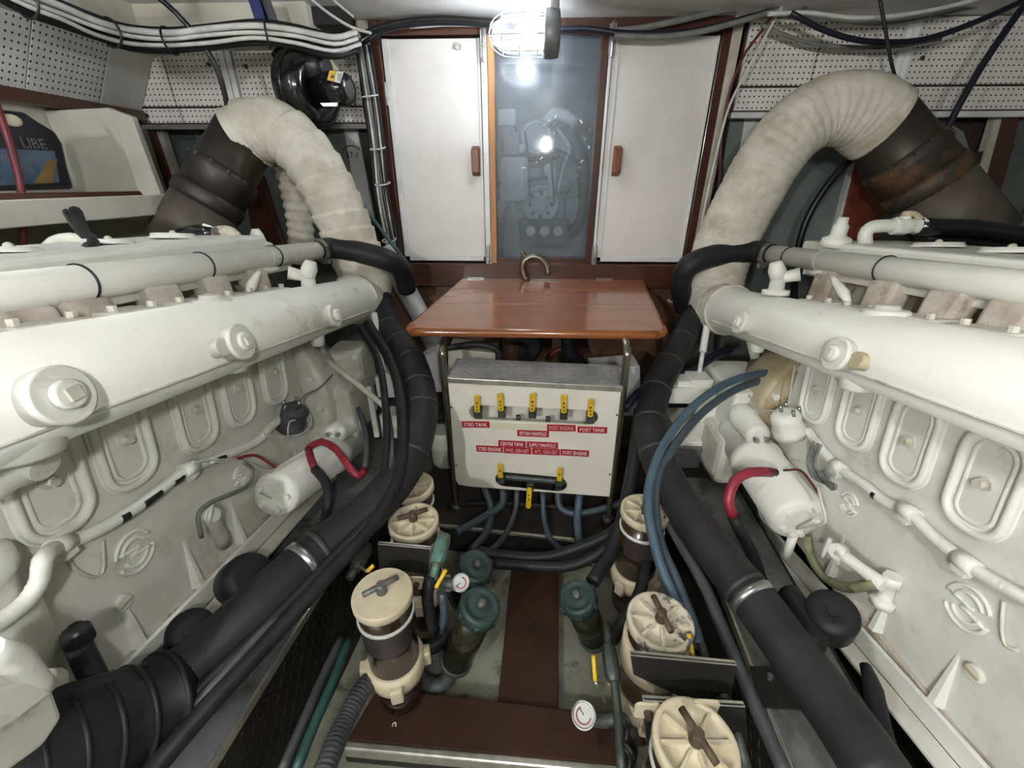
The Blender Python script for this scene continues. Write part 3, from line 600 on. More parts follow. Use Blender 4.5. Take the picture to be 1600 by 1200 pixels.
def engine(s, d, lab):
    Xm, Xb, Xt = d['Xm'], d['Xb'], d['Xt']
    nn = V((-s, 0, 0))
    ma, mb = [atX(px, py, Xm) for px, py in d['man']]
    ta, tb = [atX(px, py, Xt) for px, py in d['tube']]
    ax = (mb - ma).normalized(); up = V((0, -ax.z, ax.y)).normalized(); tax = (tb - ta).normalized()
    zm, zt = lerpz(ma, mb), lerpz(ta, tb)
    b0, b1 = [atX(px, py, Xb) for px, py in d['bot']]; zb = lerpz(b0, b1)
    Y0, Y1 = 0.12, d['Y1']
    eng = thing('marine_engine', lab, 'engine', (s * 1.25, 0.9, zb(0.9)), 'twin main engines')
    # block
    def wall(x, y): return V((x, y, 0))
    blk = [V((Xb, Y0, zb(Y0))), V((Xb, Y1, zb(Y1))), V((Xb, Y1, zm(Y1) + 0.02)), V((Xb, Y0, zm(Y0) + 0.02))]
    MB().prism(blk, (s * 0.56, 0, 0)).build('engine_block', 'block_paint', eng, 0.008)
    low = [V((Xb - s * 0.012, Y0, zb(Y0) - 0.012)), V((Xb - s * 0.012, Y1, zb(Y1) - 0.012)), V((Xb - s * 0.012, Y1, zb(Y1) + 0.022)), V((Xb - s * 0.012, Y0, zb(Y0) + 0.022))]
    MB().prism(low, (s * 0.1, 0, 0)).build('base_flange', 'head_grime', eng, 0.004)
    # cast ribs near the base and a shallow step
    n_ = 7
    for k in range(n_):
        y = Y0 + 0.1 + k * 0.185
        if y > Y1 - 0.08: break
        c = V((Xb, y, zb(y) + 0.02))
        c2 = c + up * 0.15; MB().frustum([c - ax * .016, c + ax * .016, c + ax * .008 + nn * .022, c - ax * .008 + nn * .022], [c2 - ax * .004, c2 + ax * .004, c2 + ax * .003 + nn * .001, c2 - ax * .003 + nn * .001]).build('cast_rib', 'engine_paint', eng, 0.003)
    for (px, py) in d['slotplug']:
        q = atX(px, py, Xb); MB().lathe(q - nn * 0.01, nn, [(0, 0.02), (0.018, 0.019), (0.02, 0.016)], 18).build('screw_plug', 'engine_dirty', eng)
        MB().box(q + nn * 0.011, (0.004, 0.03, 0.005)).build('plug_slot', 'engine_stained', eng)
    # sump behind, shadowed
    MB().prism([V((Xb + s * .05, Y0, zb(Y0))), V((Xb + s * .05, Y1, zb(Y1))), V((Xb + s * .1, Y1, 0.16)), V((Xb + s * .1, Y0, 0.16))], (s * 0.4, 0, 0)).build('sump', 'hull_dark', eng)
    # inspection covers
    for (px, py) in d['covers']:
        q = atX(px, py, Xb); cover(eng, q + up * 0.125, ax, up, nn)
    for (px, py, r) in d['emblems']:
        emblem(eng, atX(px, py, Xb) + nn * 0.002, ax * (-s) * (1 if s > 0 else 1), up, nn, r)
    # exhaust manifold
    R = 0.096
    m0 = ma + ax * ((0.15 - ma.y) / ax.y)
    L = (mb - m0).length
    mf = MB().lathe(m0, ax, [(0, R), (L - 0.16, R), (L - 0.10, R * 1.02), (L - 0.035, R * 1.1), (L, R * 1.12)], 40).build('exhaust_manifold', 'engine_paint', eng)
    MB().tube([m0 + nn * (R * 0.93) - up * R * 0.42, (m0 + mb) / 2 + nn * (R * 0.93) - up * R * 0.42, mb + nn * (R * 0.95) - up * R * 0.42], 0.003, 6).build('weld_seam', 'engine_dirty', mf)
    for (px, py, r, ear, rusty) in d['bosses']:
        n2 = (nn + V((0, -0.22, 0.12))).normalized() if False else (nn * 0.97 + up * 0.2).normalized()
        q = atX(px, py, Xm + nn.x * (R * 1.0))
        boss(eng, q, n2, r, ax * (ear) if ear else None, rusty)
    for (px, py, h, r) in d['drops']:
        q = atX(px, py, Xm + nn.x * 0.02); MB().lathe(q + up * 0.05, -up, [(0, r * 1.25), (0.04, r * 1.1), (0.04 + h, r), (0.045 + h, r * 0.9)], 20).build('water_outlet', 'engine_paint', eng)
    # top flanges with nuts between manifold and head
    for k in range(9):
        y = 0.34 + 0.175 * k
        if y > Y1 + 0.05: break
        c = V((Xm + s * 0.075, y, zm(y) + 0.085))
        f = MB().box(c, (0.09, 0.13, 0.022), rot_to(V((1, 0, 0)), ax, up)).build('manifold_flange', 'engine_dirty', eng, 0.004)
        for dy in (-0.048, 0.048):
            q = c + ax * dy + up * 0.01 + nn * 0.02; MB().hexa(q, q + up * 0.014, 0.009).build('flange_nut', 'engine_dirty', f)
    for (px, py, r) in d['topflange']:
        q = atX(px, py, Xm + s * 0.02); MB().lathe(q - up * 0.03, up, [(0, r), (0.03, r), (0.034, r * 0.9), (0.034, r * 0.55), (0.045, r * 0.5)], 24).build('top_boss', 'engine_paint', eng)
    # relief valve near the far end
    px, py = d['valve']; q = atX(px, py, Xm)
    v_ = MB().lathe(q - up * 0.07, up, [(0, 0.045), (0.018, 0.045), (0.02, 0.026), (0.06, 0.024)], 18).build('relief_valve', 'engine_paint', eng)
    MB().flat(lambda: None) if False else None
    MB().lathe(q - up * 0.012, (up + nn * 0.35).normalized(), [(0, 0.026), (0.03, 0.03), (0.05, 0.024), (0.06, 0.02), (0.062, 0.012)], 8).build('valve_cap', 'engine_paint', v_)
    MB().cyl(q - up * 0.01, q - up * 0.0 + V((s * 0.055, -0.03, 0.01)), 0.018, 0.024, 10).build('side_port', 'engine_paint', v_)
    # cylinder head and covers behind the coolant rail
    hx = Xt + s * 0.07
    hd = [V((hx, Y0, zm(Y0) - 0.02)), V((hx, Y1 + 0.1, zm(Y1 + 0.1) - 0.02)), V((hx, Y1 + 0.1, zt(Y1 + 0.1) - 0.0)), V((hx, Y0, zt(Y0)))]
    MB().prism(hd, (s * 0.45, 0, 0)).build('cylinder_head', 'head_grime', eng, 0.006)
    zc = d['top']
    cv = [V((hx - s * 0.01, Y0, zc(Y0) - 0.06)), V((hx - s * 0.01, d['Yc'], zc(d['Yc']) - 0.06)), V((hx - s * 0.01, d['Yc'], zc(d['Yc']))), V((hx - s * 0.01, Y0, zc(Y0)))]
    MB().prism(cv, (s * 0.38, 0, 0)).build('rocker_cover', 'engine_paint', eng, 0.012)
    for (px, py, r, h) in d['caps']:
        q = atX(px, py, hx + s * 0.17); q.z = zc(q.y)
        MB().lathe(q, up, [(0, r * 1.08), (h * 0.4, r * 1.05), (h * 0.5, r), (h, r * 0.97)], 22).build('filler_cap', 'engine_paint', eng)
        MB().ball(q + up * h, 0.01, (1, 1, 1), 8, 6).build('cap_nut', 'engine_dirty', eng)
    # coolant rail
    t0 = ta + tax * ((0.18 - ta.y) / tax.y)
    rail = MB().cyl(t0, tb, 0.037, n=28).build('coolant_rail', 'engine_paint', eng)
    for (px, py) in d['ties']:
        q = atX(px, py, Xt); q = V((Xt, q.y, zt(q.y))); MB().torus(q, tax, 0.038, 0.0028, 28, 6).build('cable_tie', 'tape_black', rail)
    c = tb - tax * 0.012
    MB().lathe(c, tax, [(0, 0.045), (0.012, 0.047), (0.014, 0.049), (0.04, 0.049), (0.042, 0.047)], 24).build('hose_clamp', 'dull_steel', eng)
    MB().box(c + tax * 0.027 + V((-s * 0.02, 0, -0.05)), (0.03, 0.02, 0.018)).build('clamp_screw', 'steel', eng)
    yy = 0.36
    for (px, py) in d['pillars']:
        q = atX(px, py, Xt); y = q.y; top = V((Xt, y, zt(y) - 0.025)); bt = V((Xt - s * 0.012, y, zm(y) + 0.05))
        pl = MB(); 
        pl.frustum([bt + ax * .045 + V((.03, 0, 0)), bt - ax * .045 + V((.03, 0, 0)), bt - ax * .045 - V((.03, 0, 0)), bt + ax * .045 - V((.03, 0, 0))],
                   [top + ax * .05 + V((.03, 0, 0)), top - ax * .05 + V((.03, 0, 0)), top - ax * .05 - V((.03, 0, 0)), top + ax * .05 - V((.03, 0, 0))])
        pl.build('rail_pillar', 'head_grime', eng, 0.012)
    tb2 = t0 + (tb - t0) * 0.86
    MB().prism([t0 + V((0, 0, -.032)), tb2 + V((0, 0, -.032)), tb2 + V((0, 0, -.058)), t0 + V((0, 0, -.058))], (s * 0.04, 0, 0)).build('rail_web', 'engine_dirty', eng, 0.005)
    # lifting lever beside the far end of the rail
    pts = [atX(px, py, Xm + s * 0.06) for px, py in d['lever']]
    lv = MB(); lv.tube(pts, [0.007, 0.012, 0.016, 0.008], 8).build('drain_lever', 'engine_paint', eng)
    pts = [atX(px, py, Xt - s * 0.02) for px, py in d['cock']]; MB().tube(pts, [0.007, 0.011, 0.008], 8).build('drain_cock', 'engine_paint', eng)
    q = atX(*d['tiewire'], Xt); q = V((Xt, q.y, zt(q.y))); MB().torus(q, tax, 0.039, 0.0016, 24, 6).build('tie_wire', 'white_cable', eng)
    # wiring conduit
    cp = [atX(px, py, Xb + nn.x * (0.022 if k < d['fwd'] else 0.075)) for k, (px, py) in enumerate(d['conduit'])]
    cn = MB().tube(cp, d.get('cr', 0.014), 12, 0.004, rf=lambda L, a: 1 + (0.05 * math.sin(2 * math.pi * L / 0.012) if L > d['corr0'] else 0)).build('wiring_conduit', 'engine_paint', eng)
    for k in d['clips']:
        p = cp[k]; t_ = (cp[min(k + 1, len(cp) - 1)] - cp[max(k - 1, 0)]).normalized()
        MB().cyl(p - t_ * 0.022, p + t_ * 0.022, 0.019, n=14).box(p + V((0, 0, -0.02)), (0.02, 0.03, 0.02)).build('conduit_clip', 'engine_paint', cn)
    for k, l in d['bare']:
        i = int(k); q = cp[i].lerp(cp[i + 1], k - i); t_ = (cp[i + 1] - cp[i]).normalized(); q = q + nn * 0.0035 - V((0, 0, 0.002)); MB().tube([q - t_ * l / 2, q + t_ * l / 2], 0.0122, 8).build('bare_patch', 'tape_black', cn)
    # flywheel housing
    fc = V((Xb + s * 0.27, Y1 + 0.0, zb(Y1) + 0.30))
    fw = MB().lathe(fc, ax, [(0, 0.36), (0.03, 0.37), (0.16, 0.37), (0.19, 0.36), (0.40, 0.27), (0.42, 0.2)], 40).build('flywheel_housing', 'engine_stained' if s > 0 else 'engine_dirty', eng)
    for k in range(16):
        a = 2 * math.pi * k / 16; q = fc + V((math.cos(a) * 0.335, 0, 0)) + up * math.sin(a) * 0.335
        if (q.x - fc.x) * s < 0.1: MB().hexa(q - ax * 0.016, q + ax * 0.01, 0.014).build('housing_bolt', 'engine_paint', fw)
    # starter motor
    sa, sb, sr = d['starter']
    A, B = atX(sa[0], sa[1], Xb + nn.x * 0.10), atX(sb[0], sb[1], Xb + nn.x * 0.10)
    u_ = (B - A).normalized(); Ls = (B - A).length
    st = MB().lathe(A, u_, [(0, sr * 0.55), (0.004, sr * 0.9), (0.02, sr), (Ls * 0.55, sr), (Ls * 0.56, sr * 1.06), (Ls * 0.62, sr * 1.06), (Ls * 0.63, sr * 0.96), (Ls * 0.92, sr * 0.9), (Ls, sr * 0.7)], 28).build('starter_motor', 'engine_paint', eng)
    for k in range(5):
        a = k * 1.256; e1, e2 = frame(u_); q = A + (e1 * math.cos(a) + e2 * math.sin(a)) * sr * 0.6
        MB().hexa(q - u_ * 0.012, q + u_ * 0.01, 0.01).build('end_bolt', 'engine_paint', st)
    s2 = (V((0, 0, 1)) - u_ * u_.z).normalized()
    A2 = A + u_ * Ls * 0.58 + s2 * sr * 1.25 + nn * 0.02
    MB().lathe(A2, u_, [(0, 0.026), (0.004, 0.04), (0.02, 0.046), (Ls * 0.2, 0.046), (Ls * 0.21, 0.052), (Ls * 0.3, 0.052), (Ls * 0.36, 0.035), (Ls * 0.40, 0.02)], 22).build('solenoid', 'engine_paint', st)
    for k in (-1, 1):
        q = A2 + nn * 0.02 * k; MB().cyl(q, q - u_ * 0.03, 0.006, n=8).hexa(q - u_ * 0.012, q - u_ * 0.022, 0.011).build('terminal', 'steel', st)
    return eng, dict(zm=zm, zb=zb, zt=zt, ax=ax, up=up, nn=nn, tb=tb, mb=mb, A=A, A2=A2, Xb=Xb)

dL = dict(Xm=-0.88, Xb=-0.99, Xt=-1.0, Y1=1.50, man=((0, 622), (556, 468)), tube=((0, 460), (497, 391)), bot=((165, 1072), (420, 810)),
    covers=((100, 838), (210, 762), (315, 704), (379, 665), (433, 632)), emblems=((210, 862, 0.05), (374, 745, 0.03)), slotplug=((190, 942),),
    bosses=((75, 622, 0.046, 0, False), (362, 537, 0.044, -0.055, False), (513, 495, 0.042, 0, False)),
    drops=((365, 572, 0.02, 0.032), (30, 690, 0.03, 0.05), (497, 538, 0.01, 0.022)), topflange=((330, 470, 0.05), (50, 548, 0.05)), valve=(480, 428),
    top=lambda y: 1.508 - 0.056 * y, Yc=1.62, caps=((172, 383, 0.055, 0.012), (275, 383, 0.06, 0.016), (20, 400, 0.05, 0.012)),
    ties=((127, 443), (315, 416), (426, 401)), pillars=((30, 500), (124, 489), (245, 462), (330, 451), (395, 440)),
    lever=((405, 424), (398, 436), (392, 448), (388, 462)), cock=((408, 422), (420, 422), (434, 420)), tiewire=(412, 404),
    conduit=((455, 640), (425, 665), (400, 690), (345, 714), (295, 732), (250, 765), (205, 798), (150, 830), (95, 852), (68, 872), (62, 905), (40, 940), (-10, 978), (-60, 1000)),
    clips=(4, 8), bare=((3.1, 0.035), (4.5, 0.03), (5.4, 0.05), (6.3, 0.02)), fwd=9, corr0=0.75, starter=((428, 775), (560, 682), 0.078))
dR = dict(Xm=0.84, Xb=0.92, Xt=0.98, Y1=1.42, man=((1600, 615), (1136, 484)), tube=((1600, 450), (1205, 397)), bot=((1319, 930), (1532, 1196)),
    covers=((1268, 661), (1330, 702), (1405, 757), (1514, 834), (1690, 960)), emblems=((1327, 788, 0.036), (1512, 950, 0.05)), slotplug=((1525, 1052),),
    bosses=((1165, 505, 0.042, 0, False), (1320, 556, 0.044, -0.06, True)),
    drops=((1340, 600, 0.02, 0.04), (1183, 548, 0.01, 0.022)), topflange=((1385, 486, 0.05),), valve=(1217, 430),
    top=lambda y: 1.512 - 0.07 * y, Yc=1.80, caps=((1465, 385, 0.06, 0.014), (1580, 392, 0.06, 0.014)),
    ties=((1236, 401), (1385, 421)), pillars=((1300, 432), (1392, 448), (1490, 468), (1590, 495)),
    lever=((1300, 432), (1308, 444), (1318, 458), (1325, 472)), cock=((1300, 430), (1285, 427), (1262, 426)), tiewire=(1288, 408),
    conduit=((1262, 672), (1275, 690), (1310, 730), (1350, 757), (1385, 785), (1420, 800), (1455, 835), (1510, 880), (1560, 912), (1640, 955)),
    clips=(2, 5, 7), bare=((3.6, 0.012),), fwd=99, corr0=0.55, starter=((1250, 815), (1145, 668), 0.088))
engL, iL = engine(-1, dL, 'left white marine diesel engine with long exhaust manifold')
engR, iR = engine(1, dR, 'right white marine diesel engine with long exhaust manifold')

def pbox(name, m, parent, x0, y0, x1, y1, Y, depth, bevel=0.004):
    a, b = atY(x0, y0, Y), atY(x1, y1, Y)
    return MB().span(a.x, b.x, Y, Y + depth, b.z, a.z).build(name, m, parent, bevel)
# gearbox mounts, brackets and throttle rods at the far end of each engine
pbox('gearbox_case', 'engine_paint', engR, 1150, 615, 1208, 690, 1.50, 0.35, 0.012)
pbox('gearbox_case', 'engine_dirty', engR, 1130, 690, 1180, 760, 1.42, 0.25, 0.03)
pbox('mount_plate', 'engine_paint', engR, 1037, 607, 1116, 632, 1.62, 0.18)
pbox('mount_block', 'engine_paint', engR, 1060, 596, 1080, 612, 1.64, 0.08)
pbox('mount_block', 'engine_paint', engR, 1082, 594, 1112, 610, 1.63, 0.1)
pbox('mount_web', 'engine_paint', engR, 1090, 632, 1113, 706, 1.62, 0.02)
pbox('mount_foot', 'engine_dirty', engR, 1052, 662, 1096, 690, 1.60, 0.15)
pbox('mount_foot', 'engine_paint', engR, 1055, 690, 1100, 702, 1.58, 0.18)
pbox('mount_base', 'galvanised', engR, 1048, 700, 1092, 732, 1.56, 0.2)
q = atY(1075, 690, 1.66); MB().hexa(q, q + V((0, 0, 0.035)), 0.02).build('mount_bolt', 'engine_paint', engR)
MB().tube([atY(1108, 490, 1.9), atY(1098, 550, 1.78)], 0.016, 10).tube([atY(1098, 550, 1.78), atY(1090, 600, 1.68)], 0.010, 10).build('control_rod', 'engine_paint', engR)
MB().cyl(atY(1175, 532, 1.75), atY(1180, 560, 1.72), 0.024, 0.018, 14).build('drain_fitting', 'engine_paint', engR)
pbox('gearbox_case', 'engine_dirty', engL, 492, 610, 560, 690, 1.56, 0.3, 0.02)
pbox('gearbox_case', 'engine_dirty', engL, 500, 552, 572, 625, 1.72, 0.2, 0.03)
pbox('mount_plate', 'engine_paint', engL, 585, 590, 640, 622, 1.68, 0.15)
pbox('mount_block', 'engine_paint', engL, 600, 584, 618, 596, 1.67, 0.08)
pbox('mount_web', 'engine_paint', engL, 571, 606, 592, 684, 1.62, 0.02)
pbox('mount_plate', 'engine_paint', engL, 592, 650, 628, 685, 1.66, 0.1)
MB().tube([atY(584, 490, 1.85), atY(594, 545, 1.75)], 0.016, 10).tube([atY(594, 545, 1.75), atY(601, 590, 1.70)], 0.010, 10).build('control_rod', 'engine_paint', engL)
MB().tube([atY(512, 565, 1.6), atY(545, 590, 1.55), atY(580, 618, 1.52), atY(612, 645, 1.52)], 0.012, 10).build('oil_pipe', 'engine_dirty', engL)
MB().cyl(atY(500, 530, 1.7), atY(503, 562, 1.66), 0.022, 0.016, 14).build('drain_fitting', 'engine_paint', engL)
# senders with wiring
def sender(eng, px, py, X, m, s):
    q = atX(px, py, X)
    b = MB().lathe(q, (-s * 0.5, 0, 1), [(-0.05, 0.05), (-0.02, 0.052), (0.0, 0.045), (0.01, 0.046), (0.035, 0.046), (0.045, 0.038), (0.05, 0.02)], 20).build('governor_actuator', m, eng)
    for k in range(4):
        a = k * 1.5; p = q + V((math.cos(a) * 0.03, math.sin(a) * 0.03, 0.045)); MB().cyl(p, p + V((-s * 0.01, 0, 0.022)), 0.006, n=8).build('terminal', 'steel', b)
    return q
qL = sender(engL, 458, 652, -0.93, 'grey_hose', -1)
qR = sender(engR, 1230, 662, 0.84, 'engine_paint', 1)
def wire(eng, pts, m, r=0.003, n=6, name='wire', st=0.015): return MB().tube(pts, r, n, st).build(name, m, eng)
X9 = lambda x: (lambda px, py: atX(px, py, x))
fL = X9(-0.90); fR = X9(0.80)
wire(engL, [fL(*p) for p in ((484, 648), (486, 665), (470, 678), (440, 682), (412, 678))], 'white_cable')
wire(engL, [fL(*p) for p in ((480, 652), (483, 668), (462, 682), (435, 684), (412, 681))], 'white_cable')
wire(engL, [fL(*p) for p in ((470, 655), (452, 660), (450, 680))], 'white_cable')
wire(engL, [fL(*p) for p in ((300, 722), (370, 718), (400, 732), (450, 738), (470, 748), (475, 765), (440, 782), (405, 770))], 'white_cable')
wire(engL, [fL(*p) for p in ((330, 722), (385, 722), (420, 738), (455, 735), (490, 715))], 'white_cable')
wire(engL, [fL(*p) for p in ((380, 722), (395, 735), (385, 760), (330, 785), (310, 805), (315, 840))], 'grey_cable', 0.006)
wire(engL, [fL(*p) for p in ((370, 716), (400, 712), (430, 730))], 'red_cable', 0.005)
for o_ in ((0, 0), (6, 3), (11, 5)):
    wire(engR, [fR(1272 + o_[0], 690 + o_[1]), fR(1262 + o_[0], 720), fR(1270 + o_[0], 745), fR(1295 + o_[0], 758), fR(1300, 765), fR(1285 + o_[0], 750), fR(1276 + o_[0], 735)], 'grey_cable', 0.004)
wire(engR, [fR(*p) for p in ((1278, 760), (1285, 790), (1290, 815), (1265, 822), (1245, 826))], 'white_cable', 0.004)
wire(engR, [fR(*p) for p in ((1182, 755), (1184, 790), (1195, 815), (1225, 828), (1238, 840))], 'white_cable', 0.004)
wire(engR, [fR(*p) for p in ((1225, 735), (1250, 735), (1268, 755), (1278, 770))], 'dark_red_cable', 0.004)
wire(engR, [fR(*p) for p in ((1170, 618), (1185, 640), (1215, 642))], 'white_cable', 0.003)
wire(engR, [atX(*p, 0.86) for p in ((1242, 570), (1236, 605), (1230, 640))], 'white_cable', 0.003)
wire(engL, [atX(*p, -0.90) for p in ((520, 585), (500, 605), (475, 618), (468, 630))], 'grey_cable', 0.003)
# T-handle dipstick cocks
def cock(eng, base, tip, hnd, X, m='engine_paint'):
    a, b = atX(*base, X), atX(*tip, X - math.copysign(0.04, X)); h0, h1 = [atX(*p, X - math.copysign(0.06, X)) for p in hnd]
    c = MB().tube([a, (a + b) / 2, b], [0.02, 0.016, 0.018], 10).build('filler_neck', m, eng)
    MB().lathe(b, V((-math.copysign(1, X), -0.3, 0.2)), [(-0.015, 0.024), (0.012, 0.024), (0.016, 0.018)], 16).build('neck_cap', 'engine_paint', c)
    MB().tube([h0, h1], 0.006, 8).build('t_handle', 'white_trim', c)
cock(engL, (350, 850), (328, 805), ((331, 788), (325, 818)), -0.97, 'engine_dirty')
cock(engR, (1382, 915), (1310, 862), ((1297, 842), (1285, 870)), 0.88)
MB().tube([atX(*p, 0.86) for p in ((1262, 838), (1266, 868), (1285, 900), (1320, 918), (1366, 912))], [0.014] * 5, 4, 0.02, rf=lambda L, a: 1.0).build('strap', 'strap', engR)
MB().lathe(atX(1378, 945, 0.90), (0, 0.1, 1), [(0, 0.03), (0.02, 0.03), (0.022, 0.018), (0.07, 0.016), (0.075, 0.024), (0.1, 0.022)], 6).build('pipe_union', 'engine_paint', engR)
MB().cyl(atX(1240, 835, 0.82), atX(1228, 870, 0.82), 0.014, n=10).build('earth_lug', 'engine_paint', engR)
# drive-side raised cast panel outlines
for eng, X, pts in ((engL, -0.985, ((105, 872), (118, 890), (142, 902), (160, 895), (162, 870), (160, 845))), (engR, 0.915, ((1568, 940), (1565, 985), (1572, 1010), (1590, 1016)))):
    MB().tube([atX(*p, X) for p in pts], 0.0035, 6).build('casting_line', 'engine_dirty', eng)
# oil filter housing and fuel pump at the near end of the left engine
of = X9(-0.93); o2 = X9(-1.0)
MB().lathe(o2(2, 1010) , V((0, 0, 1)), [(-0.05, 0.02), (-0.04, 0.045), (-0.01, 0.065), (0.06, 0.072), (0.15, 0.072), (0.155, 0.08), (0.18, 0.08), (0.19, 0.06)], 28).build('oil_filter', 'engine_paint', engL)
MB().lathe(of(22, 715), V((1, 0.0, -0.35)), [(-0.06, 0.03), (0.0, 0.03), (0.002, 0.042), (0.03, 0.042), (0.032, 0.028), (0.05, 0.026)], 16).build('pipe_union', 'engine_paint', engL)
MB().tube([of(-40, 770), of(0, 745), of(40, 728)], 0.03, 14).build('oil_pipe', 'engine_paint', engL)
MB().lathe(of(72, 1075), V((0.3, 0, 1)), [(-0.01, 0.028), (0.01, 0.03), (0.012, 0.018), (0.03, 0.018)], 16).build('drain_boss', 'engine_dirty', engL)
# ================================================================== exhausts
def wraps(pitch, amp, fine=0.0):
    def f(L, a):
        x = (L / pitch + a / (2 * math.pi)) % 1.0
        return 1 + amp * (x - 0.5) + fine * math.sin(3 * a + 40 * L)
    return f
def exhaust(name, lab, pts, rs, m, pitch, amp):
    return tag(MB().tube(pts, rs, 40, 0.006, rf=wraps(pitch, amp, 0.006)).build(name, m), lab, 'exhaust pipe', 'lagged exhaust pipes')
mbL, mbR = iL['mb'], iR['mb']
ptL = [mbL - iL['ax'] * 0.03, mbL + iL['ax'] * 0.09 + V((0, 0, 0.0))] + [atY(*p, y) for *p, y in ((572, 442, 2.06), (552, 385, 2.08), (520, 310, 2.08), (485, 250, 2.08), (441, 208, 2.08), (402, 206, 2.07), (380, 219, 2.06))]
exhaust('exhaust_elbow', 'cream cloth wrapped exhaust pipe arching up from the left engine', ptL, [0.112, 0.116, 0.122, 0.122, 0.12, 0.118, 0.118, 0.124, 0.13], 'lagging', 0.075, 0.10)
ptR = [mbR - iR['ax'] * 0.03, mbR + iR['ax'] * 0.09] + [atY(*p, y) for *p, y in ((1116, 455, 2.06), (1128, 395, 2.08), (1168, 310, 2.08), (1218, 228, 2.08), (1278, 178, 2.08), (1338, 174, 2.07), (1374, 196, 2.06))]
exhaust('exhaust_elbow', 'cream cloth wrapped exhaust pipe arching up from the right engine', ptR, [0.112, 0.12, 0.13, 0.134, 0.134, 0.132, 0.13, 0.136, 0.142], 'lagging', 0.035, 0.025)
def dark_pipe(lab, A, B, s, rust, k_):
    t = thing('exhaust_outlet', lab, 'exhaust pipe', B, 'dark exhaust outlets')
    u = (B - A).normalized(); L = (B - A).length
    MB().lathe(A, u, [(-0.02, 0.108 * k_), (0.15, 0.109 * k_), (0.16, 0.112 * k_)], 36).build('inlet_pipe', 'exhaust_steel', t)
    MB().lathe(A, u, [(0.15, 0.112 * k_), (0.165, 0.122 * k_), (0.195, 0.122 * k_), (0.21, 0.115 * k_), (0.28, 0.116 * k_)], 36).build('flange', 'exhaust_rust' if rust else 'exhaust_steel', t)
    MB().lathe(A, u, [(0.27, 0.118 * k_), (0.285, 0.124 * k_), (0.32, 0.124 * k_), (0.34, 0.116 * k_)], 36).build('flange', 'exhaust_rust' if rust else 'exhaust_steel', t)
    MB().lathe(A, u, [(0.33, 0.117 * k_), (L, 0.12 * k_)], 36).build('outlet_pipe', 'exhaust_brown', t)
    e1, e2 = frame(u)
    for k in range(12):
        a = k * math.pi / 6; q = A + u * 0.185 + (e1 * math.cos(a) + e2 * math.sin(a)) * 0.116 * k_
        MB().hexa(q - u * 0.03, q - u * 0.012, 0.01).build('flange_bolt', 'exhaust_rust', t)
    return t
A = ptL[-1]; dark_pipe('dark metal exhaust outlet leading down behind the left engine', A, atY(284, 388, 1.84), -1, False, 1.12)
A = ptR[-1]; dark_pipe('rusty exhaust outlet leading down behind the right engine', A, atY(1520, 378, 1.86), 1, True, 1.2)
# thin lagged duct running down behind, and the blower duct hose
tag(MB().tube([atY(*p, 2.28) for p in ((600, 385), (622, 430), (655, 490), (690, 560))], 0.055, 20, 0.02, rf=wraps(0.05, 0.04)).build('lagged_duct', 'lagging_silver'), 'silvery wrapped duct slanting down behind the table corner', 'duct')
dh = MB().tube([atY(*p, 2.25) for p in ((428, 155), (432, 200), (448, 255), (462, 310), (470, 360), (472, 410))], 0.062, 22, 0.006, rf=lambda L, a: 1 + 0.07 * math.sin(2 * math.pi * (L / 0.045 + a / 6.283)))
tag(dh.build('duct_hose', 'lagging'), 'ribbed white air duct hose hanging from the black blower', 'hose')
# ================================================================== blower
bl = thing('blower_fan', 'black centrifugal blower fan hanging by the left perforated panels', 'fan', atY(490, 200, 2.2))
c = atY(482, 138, 2.25)
axb = V((0.93, -0.36, -0.08)).normalized(); e1, e2 = frame(axb)
b = MB(); b.lathe(c - axb * 0.07, axb, [(0, 0.05), (0.0, 0.125), (0.012, 0.145), (0.05, 0.15), (0.09, 0.15), (0.13, 0.14), (0.145, 0.12), (0.145, 0.09), (0.13, 0.06)], 36); b.build('scroll_housing', 'black_paint', bl)
MB().torus(c, axb, 0.152, 0.006, 36, 6).build('seam_rim', 'black_paint', bl)
mo = c + axb * 0.07
MB().lathe(mo, axb, [(0, 0.066), (0.13, 0.066), (0.15, 0.058), (0.165, 0.03)], 26).build('motor', 'black_paint', bl)
q = mo + axb * 0.10 + V((0.01, -0.060, 0.012)); MB().lathe(q, V((0.1, -1, 0.2)), [(0, 0.012), (0.003, 0.012)], 14).build('green_dot', 'sticker_green', bl)
q = atY(516, 150, 2.10); p_ = [atY(a, b_, 2.10) for a, b_ in ((500, 161), (528, 160), (527, 166), (505, 166))]
MB().prism(p_, (0, 0.004, 0)).build('rating_plate', 'steel', bl)
tg = [atY(a, b_, 2.08) for a, b_ in ((515, 110), (537, 112), (531, 130), (511, 125))]
tp = MB().prism(tg, (0, 0.003, 0)).build('warning_tag', 'sticker_white', bl)
MB().prism([atY(a, b_, 2.078) for a, b_ in ((515, 110), (525.5, 111), (522, 127.5), (511, 125))], (0, 0.002, 0)).build('yellow_half', 'yellow', tp)
MB().prism([atY(a, b_, 2.076) for a, b_ in ((519, 116), (523, 122), (516, 121.5))], (0, 0.001, 0)).build('warning_triangle', 'letter_dark', tp)
for k in range(4):
    MB().prism([atY(a, b_, 2.076) for a, b_ in ((527, 115 + 3 * k), (534, 116 + 3 * k), (533.7, 117.2 + 3 * k), (526.7, 116.2 + 3 * k))], (0, 0.001, 0)).build('small_print', 'grey_cable', tp)
MB().cyl(c + V((0.02, 0.02, 0.07)), c + V((0.10, 0.03, 0.13)), 0.075, n=24).build('outlet_neck', 'filter_cream', bl)
MB().tube([c + V((-0.13, 0, 0.12)), c + V((-0.11, 0.05, 0.16)), c + V((-0.1, 0.15, 0.17))], 0.012, 8).build('bracket', 'black_paint', bl)
